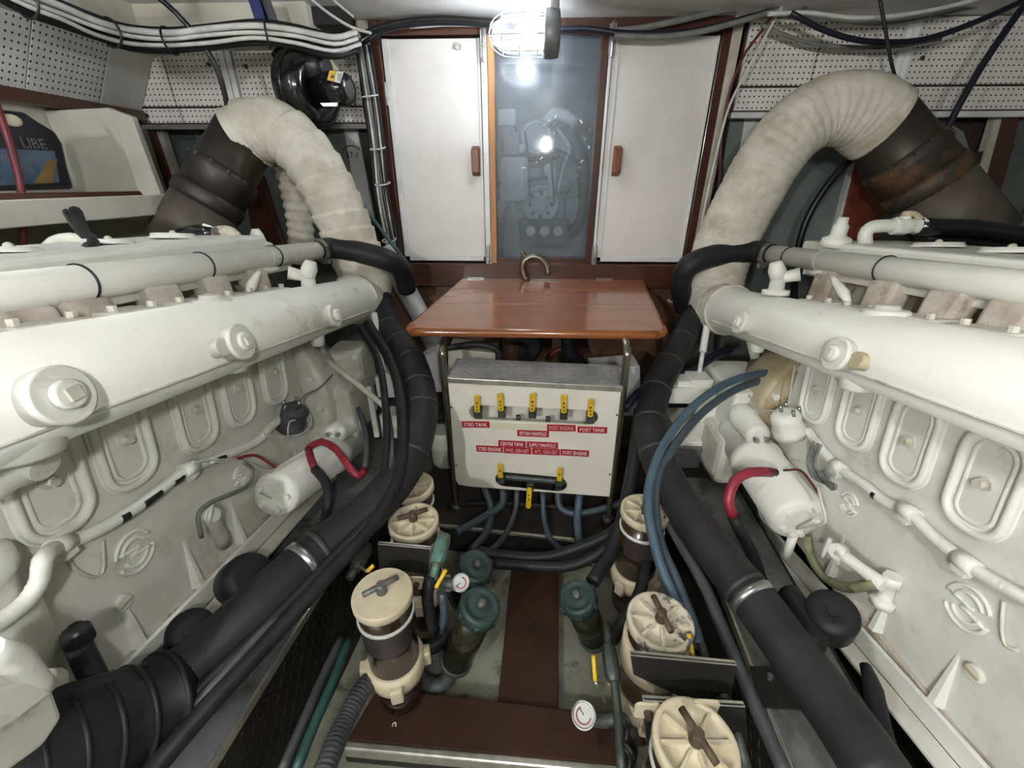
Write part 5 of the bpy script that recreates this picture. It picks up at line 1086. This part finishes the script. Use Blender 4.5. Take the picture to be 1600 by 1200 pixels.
# ================================================================== fuel separators
def separator(lab, px, py, lid, zl=0.62, R=0.077, h=0.27, worn=False, rot=0.4, bracket=None, bowl=True):
    c = atZ(px, py, zl); t = thing('fuel_separator', lab, 'fuel filter', V((c.x, c.y, zl - h - 0.22)), 'fuel water separators')
    Z = V((0, 0, 1)); lm = 'filter_cream_worn' if worn else 'filter_cream'
    MB().lathe(c - Z * (h + 0.01), Z, [(0, R * 0.93), (h - 0.02, R * 0.93)], 32).build('body', 'filter_body', t)
    MB().lathe(c - Z * 0.085, Z, [(0, R * 0.985), (0.006, R * 1.0), (0.012, R * 0.985)], 32).build('white_band', 'white_cable', t)
    # label around the front
    lb = []
    n = 12
    for zz in (-0.17, -0.085):
        for k in range(n + 1):
            a = -2.6 + 2.3 * k / n; lb.append(c + V((math.cos(a) * R * 0.945, math.sin(a) * R * 0.945, zz)))
    m_ = MB(); m_.add(lb, [(k, k + 1, n + 2 + k, n + 1 + k) for k in range(n)], True); m_.build('wrap_label', 'filter_label', t)
    MB().lathe(c - Z * (h + 0.075), Z, [(0, R * 0.85), (0.005, R * 1.05), (0.03, R * 1.1), (0.06, R * 1.1), (0.075, R * 1.0)], 32).build('collar', 'filter_cream', t)
    for k in range(4):
        a = rot + k * math.pi / 2; e = V((math.cos(a), math.sin(a), 0)); e2 = V((-e.y, e.x, 0))
        MB().box(c - Z * (h + 0.04) + e * R * 1.12, (0.03, 0.035, 0.055), rot_to(e, e2, Z)).build('collar_lug', 'filter_cream', t, 0.006)
    if bowl: MB().lathe(c - Z * (h + 0.22), Z, [(0, R * 0.45), (0.012, R * 0.75), (0.04, R * 0.85), (0.15, R * 0.88)], 28).build('bowl', 'filter_bowl', t)
    if lid == 'flat':
        l = MB().lathe(c - Z * 0.03, Z, [(0, R * 0.98), (0.006, R * 1.03), (0.026, R * 1.03), (0.03, R * 1.0)], 36).build('lid', lm, t)
        MB().cyl(c + Z * 0.0, c + Z * 0.003, 0.01, n=14).build('vent_plug', 'filter_cream', l)
    else:
        l = MB().lathe(c - Z * 0.03, Z, [(0, R * 0.98), (0.006, R * 1.04), (0.028, R * 1.04), (0.03, R * 1.02), (0.03, R * 0.88), (0.02, R * 0.86), (0.02, R * 0.25), (0.03, R * 0.2)], 36).build('lid', lm, t)
        for k in range(8):
            a = rot + k * math.pi / 4; e = V((math.cos(a), math.sin(a), 0)); e2 = V((-e.y, e.x, 0))
            MB().box(c + e * R * 0.54 - Z * 0.005, (R * 0.7, 0.006, 0.01), rot_to(e, e2, Z)).build('lid_rib', lm, l)
    bm_ = 'bolt_grey' if lid == 'flat' else 'bolt_rust'
    th = MB().lathe(c, Z, [(-0.01, 0.014), (0.012, 0.014), (0.02, 0.012), (0.032, 0.011)], 14).build('handle_hub', bm_, t)
    a = rot + 0.35; e = V((math.cos(a), math.sin(a), 0))
    MB().tube([c + Z * 0.024 - e * 0.048, c + Z * 0.024 + e * 0.048], [0.006, 0.008, 0.006] if False else 0.0075, 10).build('t_bar', bm_, th)
    if bracket:
        MB().lathe(c - Z * (h * 0.62), Z, [(0, R * 1.0), (0, R * 1.05), (h * 0.36, R * 1.05), (h * 0.36, R * 1.0)], 32).build('bracket_band', 'filter_cream', t)
    return t, c
separator('left foreground fuel filter with plain cream lid and grey T-handle', 597, 925, 'flat', rot=0.3)
separator('fuel filter with spoked cream lid behind the left foreground filter', 646, 812, 'spoked', rot=0.15, bracket=True)
separator('fuel filter half hidden behind the spoked filter at the left', 643, 757, 'spoked', zl=0.60, rot=0.5)
separator('right fuel filter with flaking paint on its spoked lid', 1032, 968, 'spoked', worn=True, rot=1.4, bracket=True)
separator('right foreground fuel filter cut by the bottom edge of the photograph', 1087, 1158, 'spoked', rot=1.6, zl=0.62)
separator('fuel filter half hidden under the blue hoses at the right', 1008, 796, 'spoked', rot=0.8, zl=0.60)
# bracket plates
def plate(lab, pxs, y, m='dark_plate', th=0.008):
    q = [atY(*p, y) for p in pxs]; t = thing('filter_bracket', lab, 'bracket', (q[0] + q[2]) / 2 - V((0, 0, 0.08)), 'dark filter brackets')
    MB().prism(q, (0, th, 0)).build('plate', m, t, 0.002)
    MB().prism([q[0], q[1], q[1] + V((0, 0.012, 0)), q[0] + V((0, 0.012, 0))], (0, 0, -0.004)).build('top_flange', 'alu_edge', t, 0.001)
    return t
plate('dark bracket plate in front of the spoked left filter', [(590, 850), (672, 858), (668, 898), (592, 888)], 0.875)
plate('wide dark bracket plate in front of the flaking right filter', [(985, 1024), (1152, 1040), (1140, 1098), (1060, 1088), (990, 1055)], 0.57)
plate('dark bracket plate behind the right foreground filter', [(1005, 1095), (1165, 1105), (1170, 1180), (1010, 1165)], 0.505)
for (px, py), y, lab in (((651, 912), 0.85, 'cream bracket tab right of the left foreground filter'), ((1012, 1112), 0.50, 'cream bracket tab left of the right foreground filter'), ((1102, 1108), 0.50, 'cream bracket tab behind the right foreground filter')):
    c = atY(px, py, y); t = thing('bracket_tab', lab, 'bracket', c - V((0, 0, 0.03)), 'cream bracket tabs')
    MB().prism([p for p in capsule(c, V((1, 0, 0)), V((0, 0, 1)), 0.028, 0.026, 0.012, 4)], (0, 0.006, 0)).build('tab', 'filter_cream', t, 0.001)
    MB().hexa(c + V((0, -0.014, 0)), c, 0.009).build('bolt', 'bolt_rust', t)
gp = [atZ(*p, 0.43) for p in ((1172, 1040), (1222, 1044), (1275, 1108), (1190, 1104))]
t = thing('girder_plate', 'dark plate bolted on top of the right girder', 'plate', gp[0] - V((0, 0, 0.01)))
MB().prism(gp, (0, 0, -0.008)).build('plate', 'dark_plate', t, 0.001)
for px, py in ((1202, 1060), (1250, 1088), (1258, 1098)):
    q = atZ(px, py, 0.43); MB().hexa(q, q + V((0, 0, 0.014)), 0.008).build('bolt', 'steel', t)
# ================================================================== green strainers
def strainer(lab, p0, d0, p1, d1, r):
    a, b = atD(*p0, d0), atD(*p1, d1); u = (b - a).normalized(); L = (b - a).length
    t = thing('sea_strainer', lab, 'strainer', b, 'green topped strainers')
    MB().lathe(a, u, [(0.03, r * 0.86), (L, r * 0.84)], 28).build('body', 'strainer_body', t)
    MB().lathe(b, u, [(-0.02, r * 0.9), (0.0, r * 0.9), (0.02, r * 0.7)], 24).build('base', 'dark_bronze', t)
    MB().lathe(a, u, [(-0.006, r * 0.35), (-0.002, r * 0.5), (0.0, r * 0.72), (-0.006, r * 0.78), (-0.004, r * 0.95), (0.006, r * 1.02), (0.035, r * 1.02), (0.04, r * 0.9)], 32).build('lid', 'green_lid', t)
    MB().lathe(a, -u, [(0.0, 0.013), (0.018, 0.013), (0.022, 0.008)], 12).build('knob', 'bolt_grey', t)
    e1, e2 = frame(u)
    for k in range(6):
        an = k * math.pi / 3; q = a + (e1 * math.cos(an) + e2 * math.sin(an)) * r * 0.98 + u * 0.02
        MB().lathe(q - u * 0.014, u, [(0, 0.008), (0.028, 0.008)], 8).build('lid_lug', 'green_lid', t)
    return a, b
strainer('green lidded strainer just behind the pressure gauge at the left', (744, 884), 1.42, (722, 930), 1.55, 0.060)
a, b = strainer('near green lidded strainer leaning beside the left foreground filter', (751, 946), 1.22, (712, 1032), 1.36, 0.060)
tag(MB().tube([b, atD(700, 1062, 1.38), atD(678, 1072, 1.38), atD(650, 1056, 1.36), atD(632, 1042, 1.34)], 0.024, 14).build('elbow_pipe', 'grey_hose'), 'grey pipe elbow between the near strainer and the filter bowl', 'pipe')
strainer('green lidded strainer right of the central floor board', (902, 932), 1.32, (928, 996), 1.45, 0.058)
tag(MB().tube(dp([(645, 1010, 1.36), (668, 1012, 1.36), (690, 1000, 1.38), (700, 985, 1.4)]), 0.026, 14).build('elbow_pipe', 'black_rubber'), 'black pipe elbow beneath the left foreground filter collar', 'pipe')
tag(MB().tube(dp([(875, 1086, 1.5), (905, 1090, 1.48), (935, 1088, 1.46), (950, 1078, 1.45)]), 0.007, 8).build('thin_cable', 'black_rubber'), 'thin black cable lying in the bilge right of the floor board', 'cable')
# gauges
def gauge(lab, px, py, d, r):
    c = atD(px, py, d); u = (CAM - c).normalized(); u = (u + V((0, -0.1, 0.5))).normalized()
    t = thing('pressure_gauge', lab, 'gauge', c - V((0, 0, r)), 'round pressure gauges')
    MB().lathe(c, u, [(-0.035, r * 0.85), (0, r), (0.006, r * 1.04), (0.01, r * 1.0), (0.01, r * 0.88), (0.004, r * 0.86), (0.004, 0.001)], 26).build('case', 'steel', t)
    f = MB().lathe(c, u, [(0.003, r * 0.86), (0.0045, r * 0.86)], 26).build('dial', 'sticker_white', t)
    e1, e2 = frame(u)
    MB().tube([c + u * 0.006 + (e1 * math.cos(a) + e2 * math.sin(a)) * r * 0.6 for a in (0.4, 1.2, 2.0, 2.8, 3.6, 4.4)], 0.0016, 6, 0.004).build('red_arc', 'label_red', f)
    MB().tube([c + u * 0.006, c + u * 0.006 + e1 * r * 0.5 + e2 * r * 0.3], 0.0012, 6).build('needle', 'letter_dark', f)
    MB().lathe(c, u, [(0.0085, r * 0.87), (0.0095, r * 0.86)], 26).build('glass', 'gauge_glass', t)
gauge('small pressure gauge beside the green strainers', 720, 911, 1.2, 0.025)
gauge('larger pressure gauge over the cross board in the foreground', 912, 1118, 1.04, 0.030)
tag(MB().tube(dp([(690, 910, 1.24), (704, 912, 1.22), (716, 916, 1.23)]), 0.016, 12).build('gauge_stub', 'dark_bronze'), 'dark stub pipe behind the small pressure gauge', 'pipe')
tag(MB().tube(dp([(925, 1122, 1.07), (945, 1126, 1.07), (966, 1122, 1.07)]), 0.017, 12, 0.004, corrug(0.008, 0.06)).build('gauge_stub', 'dark_bronze'), 'threaded stub pipe joining the larger pressure gauge', 'pipe')
# ball valves with yellow levers
def valve(lab, pts, r, hp, m='dark_bronze'):
    q = dp(pts); t = thing('ball_valve', lab, 'valve', q[-1], 'yellow lever ball valves')
    MB().tube(q, r, 12).build('pipe', m, t)
    k = len(q) // 2; u = (q[k] - q[k - 1]).normalized()
    MB().lathe(q[k - 1], u, [(-0.02, r * 1.4), (0.0, r * 1.8), (0.05, r * 1.9), (0.07, r * 1.4)], 8).build('valve_body', m, t, 0.002)
    h = dp(hp); MB().tube([h[0], h[1]], [0.0055, 0.0065, 0.0055] if False else 0.006, 8).build('lever_sleeve', 'yellow', t)
    if len(h) > 2: MB().tube(h[1:], 0.0045, 8).build('lever_arm', 'steel', t)
valve('green corroded valve with yellow lever behind the left filters', [(692, 845, 1.26), (684, 875, 1.22), (676, 905, 1.2)], 0.013, [(697, 890, 1.16), (681, 918, 1.15), (686, 906, 1.18)], 'green_bronze')
tag(MB().tube(dp([(673, 900, 1.2), (668, 930, 1.2), (672, 965, 1.24), (678, 985, 1.27)]), 0.017, 12).build('taped_pipe', 'black_rubber'), 'black taped pipe below the green corroded valve', 'pipe')
tag(MB().tube(dp([(690, 925, 1.24), (694, 955, 1.26), (690, 985, 1.29)]), 0.013, 12).build('taped_pipe', 'blue_hose'), 'blue grey pipe beside the black taped pipe', 'pipe')
valve('valve with upright yellow lever right of the floor board', [(948, 975, 1.24), (952, 1020, 1.16), (960, 1070, 1.1), (966, 1120, 1.05), (972, 1205, .95)], 0.012, [(927, 1024, 1.08), (930, 1064, 1.06), (940, 1085, 1.07), (946, 1100, 1.09)])
valve('valve with yellow lever beside the flaking right filter', [(1095, 1005, 1.06), (1108, 1045, 1.02), (1128, 1085, .98), (1142, 1115, .95), (1168, 1205, .88)], 0.011, [(1076, 990, 1.0), (1083, 1030, .98), (1094, 1050, .99), (1106, 1068, 1.0)])
valve('small yellow lever valve behind the left foreground filter', [(570, 860, 1.3), (560, 880, 1.26), (545, 905, 1.22)], 0.012, [(584, 883, 1.2), (574, 893, 1.19), (562, 885, 1.22)])
for px, py, r in ((935, 1100, 0.0), ):
    pass
ch = thing('step_ladder_links', 'dark chain links hanging beside the larger pressure gauge', 'chain', atD(982, 1190, .95))
for k in range(4): MB().torus(atD(978 + 2 * k, 1125 + 24 * k, 1.02 - 0.03 * k), V((1, -0.4 if k % 2 else 0.6, 0.1)), 0.014, 0.004, 18, 6).build('chain_link', 'dark_plate', ch)
# ================================================================== cables
def cable(lab, pts, r, m, n=8, cat='cable', name='cable'): return hose(name, lab, pts, r, m, n, 0.03, None, cat)
base = [(-40, -40, 1.14), (40, 2, 1.24), (100, 24, 1.33), (150, 45, 1.42), (205, 60, 1.53), (265, 64, 1.58), (330, 58, 1.58), (400, 52, 1.58), (460, 58, 1.62), (520, 72, 1.7), (560, 62, 1.76)]
LC = [('black', 'black_rubber', 0.012), ('white', 'white_cable', 0.010), ('black', 'tape_black', 0.012), ('grey', 'grey_cable', 0.010), ('white', 'white_cable', 0.007), ('black', 'tape_black', 0.014), ('black', 'black_rubber', 0.011), ('white', 'white_cable', 0.007), ('black', 'tape_black', 0.013), ('black', 'black_rubber', 0.012)]
ORD = ('topmost', 'second from the top', 'third from the top', 'fourth from the top', 'fifth from the top', 'fifth from the bottom', 'fourth from the bottom', 'third from the bottom', 'second from the bottom', 'lowest')
for k, (cn, m, r) in enumerate(LC):
    rnd = random.Random(k); oy = -16 + k * 3.4
    q = [atD(x + rnd.uniform(-4, 4), y + oy + rnd.uniform(-1.3, 1.3), d - (0.028 if cn == 'white' else 0.012 if cn == 'grey' else 0.0) + 0.004 * k) for x, y, d in base]
    tag(MB().tube(q, r, 8, 0.03).build('cable', m), '%s cable, %s in the thick bundle above the left perforated panels' % (cn, ORD[k]), 'cable', 'cables of the left overhead bundle')
for i, k in enumerate((1.0, 3.4, 5.0, 7.3)):
    j = int(k); f = k - j; p = [base[j][q] + (base[j + 1][q] - base[j][q]) * f for q in range(3)]
    d = (atD(*base[j + 1]) - atD(*base[j])).normalized()
    tag(MB().torus(atD(*p), d, 0.042, 0.004, 22, 6).build('cable_tie', 'tape_black'), 'black cable tie, %s on the left overhead cable bundle' % ('nearest the left picture edge', 'second from the left', 'third from the left', 'nearest the blue strap')[i], 'cable tie', 'ties of the left overhead bundle')
vb = [(566, 70, 1.84), (572, 105, 1.88), (580, 160, 1.95), (588, 230, 2.02), (596, 300, 2.1), (606, 360, 2.18), (616, 410, 2.24)]
for k, (cn, m, r) in enumerate((('black', 'black_rubber', 0.012), ('white', 'white_cable', 0.008), ('grey', 'grey_cable', 0.009), ('black', 'tape_black', 0.010), ('white', 'white_cable', 0.006), ('black', 'black_rubber', 0.008))):
    rnd = random.Random(30 + k); q = [atD(x - 8 + k * 3.6 + rnd.uniform(-2, 2), y, d) for x, y, d in vb]
    tag(MB().tube(q, r, 8, 0.03).build('cable', m), '%s cable, %s of six running down beside the left cupboard' % (cn, ('leftmost', 'second from the left', 'third from the left', 'third from the right', 'second from the right', 'rightmost')[k]), 'cable', 'cables down the cupboard frame')
for px, py, d, w_ in ((578, 150, 1.9, 'highest'), (590, 232, 2.0, 'second highest'), (598, 287, 2.06, 'second lowest'), (608, 375, 2.17, 'lowest')):
    tag(MB().torus(atD(px, py, d), V((0.1, 0.2, -1)), 0.036, 0.0035, 20, 6).build('cable_tie', 'white_cable'), 'white cable tie, %s on the cables left of the cupboard door' % w_, 'cable tie', 'ties down the cupboard frame')
Y2 = lambda l, y: [atY(px, py, y) for px, py in l]
cable('black cable crossing above the left cupboard door', Y2([(560, 58), (590, 44), (640, 33), (700, 30), (770, 35), (800, 40)], 2.3), 0.012, 'black_rubber')
cable('dark cable lying just under the one above the left cupboard door', Y2([(565, 70), (600, 48), (650, 38), (710, 36), (775, 40)], 2.32), 0.010, 'navy_hose')
cable('white cable crossing above the left cupboard door', Y2([(640, 42), (700, 38), (760, 40), (790, 46)], 2.33), 0.008, 'white_cable')
cable('dark cable from the lit lamp to the right cupboard door top', Y2([(868, 46), (920, 45), (970, 52), (1040, 52), (1100, 46), (1160, 30), (1215, 16)], 2.3), 0.013, 'navy_hose')
cable('brown grey cable above the right cupboard door', Y2([(960, 48), (1000, 44), (1060, 32), (1120, 18), (1170, 10)], 2.32), 0.012, 'grey_cable')
cable('grey cable hanging under the one above the right cupboard door', Y2([(960, 56), (1020, 58), (1080, 52), (1140, 38), (1210, 18), (1260, 10)], 2.28), 0.011, 'grey_cable')
cable('white cable sagging across the right perforated panels', Y2([(1200, 22), (1260, 20), (1340, 28), (1420, 22), (1500, 6), (1560, -12)], 2.2), 0.008, 'white_cable')
cable('black cable drooping low across the right perforated panels', Y2([(1235, 20), (1290, 48), (1350, 64), (1430, 64), (1500, 44), (1580, 10), (1640, -20)], 2.2), 0.011, 'navy_hose')
cable('grey cable behind the drooping black cable at the right', Y2([(1190, 40), (1260, 66), (1330, 74), (1400, 72), (1470, 60)], 2.3), 0.009, 'grey_cable')
cable('dark grey cable along the top of the right perforated panels', Y2([(1160, 8), (1260, 22), (1370, 36), (1470, 20), (1560, 2)], 2.32), 0.010, 'grey_cable')
cable('thick navy cable slanting down to the rusty exhaust outlet', dp([(1606, 0, 1.5), (1570, 50, 1.52), (1530, 110, 1.55), (1488, 185, 1.6), (1452, 265, 1.66)]), 0.012, 'navy_hose')
cable('red wire hanging beside the right cupboard frame', Y2([(1215, 12), (1185, 55), (1158, 95), (1136, 160), (1126, 240), (1124, 340)], 2.3), 0.006, 'dark_red_cable')
cable('white wire hanging beside the right cupboard frame', Y2([(1222, 10), (1200, 50), (1170, 105), (1140, 165), (1122, 230), (1102, 320), (1088, 400), (1075, 450), (1052, 472), (1044, 468)], 2.27), 0.006, 'white_cable')
cable('thin black wire dropping to the right lagged exhaust', Y2([(1374, -5), (1384, 50), (1392, 95), (1402, 128), (1418, 146), (1412, 160)], 2.1), 0.006, 'tape_black')
cable('black cable arching down from the ceiling at the left', dp([(240, -10, 1.5), (275, 20, 1.55), (310, 60, 1.6), (338, 105, 1.66), (352, 150, 1.72), (356, 178, 1.76)]), 0.010, 'tape_black')
cable('dark red cable hanging over the front of the left shelf', dp([(-10, 150, 1.28), (12, 215, 1.28), (26, 265, 1.3), (36, 320, 1.3), (36, 400, 1.34)]), 0.010, 'dark_red_cable')
cable('dark teal stay slanting down left of the cupboard', Y2([(560, 312), (600, 365), (640, 415)], 2.2), 0.010, 'green_hose')
cable('thin white wire slanting across the ceiling left of the cupboard', Y2([(470, -15), (510, 18), (548, 42), (580, 52)], 2.1), 0.005, 'white_cable')
cable('second thin white wire near the cupboard corner of the ceiling', Y2([(515, -5), (535, 12), (552, 26)], 2.05), 0.004, 'white_cable')
cable('black cables draped from the shelf onto the left engine', dp([(118, 330, 1.3), (130, 362, 1.2), (148, 380, 1.12), (138, 398, 1.06), (118, 404, 1.02)]), 0.016, 'black_rubber')
cable('second black cable draped onto the left engine', dp([(105, 332, 1.3), (122, 358, 1.22), (140, 378, 1.14), (130, 396, 1.08)]), 0.012, 'tape_black')
st = thing('blue_strap', 'dark blue webbing strap hanging from the ceiling at the left', 'strap', atY(415, 60, 2.0))
MB().prism(Y2([(386, -5), (404, -5), (411, 20), (422, 58), (409, 61), (395, 22)], 2.0), (0, 0.006, 0)).build('webbing', 'blue_fabric', st, 0.001)
st = thing('grey_strap', 'grey webbing strap hanging beside the blue strap', 'strap', atY(432, 60, 2.02))
MB().prism(Y2([(406, -5), (420, -5), (430, 22), (441, 58), (431, 62), (416, 22)], 2.02), (0, 0.006, 0)).build('webbing', 'grey_hose', st, 0.001)
MB().prism(Y2([(400, -5), (408, -5), (420, 22), (432, 62), (424, 62), (409, 22)], 2.03), (0, 0.006, 0)).build('webbing', 'tape_black', st, 0.001)
# pipework on top of the engines
pw = thing('breather_pipe', 'white pipe with ball valve and black hose on the right engine', 'pipe', atY(1380, 380, 1.6))
ry = lambda l, y=1.62: [atY(px, py, y) for px, py in l]
MB().tube(ry([(1352, 384), (1352, 366), (1360, 356), (1378, 353), (1432, 352)]), 0.022, 14, 0.01).build('pipe', 'engine_paint', pw)
MB().lathe(atY(1395, 353, 1.62), (1, 0, 0), [(0, 0.03), (0.05, 0.03), (0.06, 0.024), (0.09, 0.03), (0.1, 0.03)], 8).build('valve_body', 'engine_paint', pw, 0.002)
MB().tube(ry([(1415, 350), (1415, 336)]), 0.016, 10).build('valve_stem', 'engine_paint', pw)
MB().tube(ry([(1412, 335), (1428, 334), (1438, 342), (1450, 350)]), 0.010, 8).build('valve_lever', 'filter_cream', pw)
MB().tube(ry([(1432, 354), (1480, 355), (1530, 358), (1620, 372), (1720, 395), (1800, 430)]), 0.03, 14).build('black_hose', 'black_paint', pw)
MB().tube(ry([(1440, 372), (1480, 368), (1530, 374), (1620, 392), (1720, 425)], 1.7), 0.03, 14).build('lower_hose', 'black_rubber', pw)
MB().lathe(atY(1308, 372, 1.62), (0, 0, 1), [(-0.03, 0.05), (0, 0.045), (0.01, 0.025), (0.04, 0.025), (0.05, 0.018), (0.07, 0.016)], 14).build('breather', 'engine_paint', pw)
pw = thing('breather_pipe', 'chipped white cap with black hose on the left engine', 'pipe', atY(340, 380, 1.6))
MB().tube(ry([(266, 378), (285, 366), (310, 362), (335, 366)]), 0.026, 14).build('black_hose', 'black_paint', pw)
MB().tube(ry([(330, 366), (348, 362), (362, 364), (370, 374), (371, 384)]), 0.022, 14, 0.01).build('pipe', 'filter_cream_worn', pw)
MB().tube(ry([(318, 352), (334, 358), (336, 364)]), 0.008, 8).build('valve_lever', 'engine_paint', pw)
MB().lathe(atY(405, 382, 1.75), (0, 0, 1), [(-0.03, 0.05), (0, 0.05), (0.01, 0.03), (0.04, 0.024), (0.06, 0.014)], 14).build('breather', 'engine_paint', pw)
tag(MB().tube(dp([(72, 392, 1.2), (85, 378, 1.22), (110, 372, 1.24), (150, 378, 1.24)]), 0.016, 12).build('bent_tube', 'engine_paint'), 'white bent tube on top of the left engine near the shelf', 'pipe')
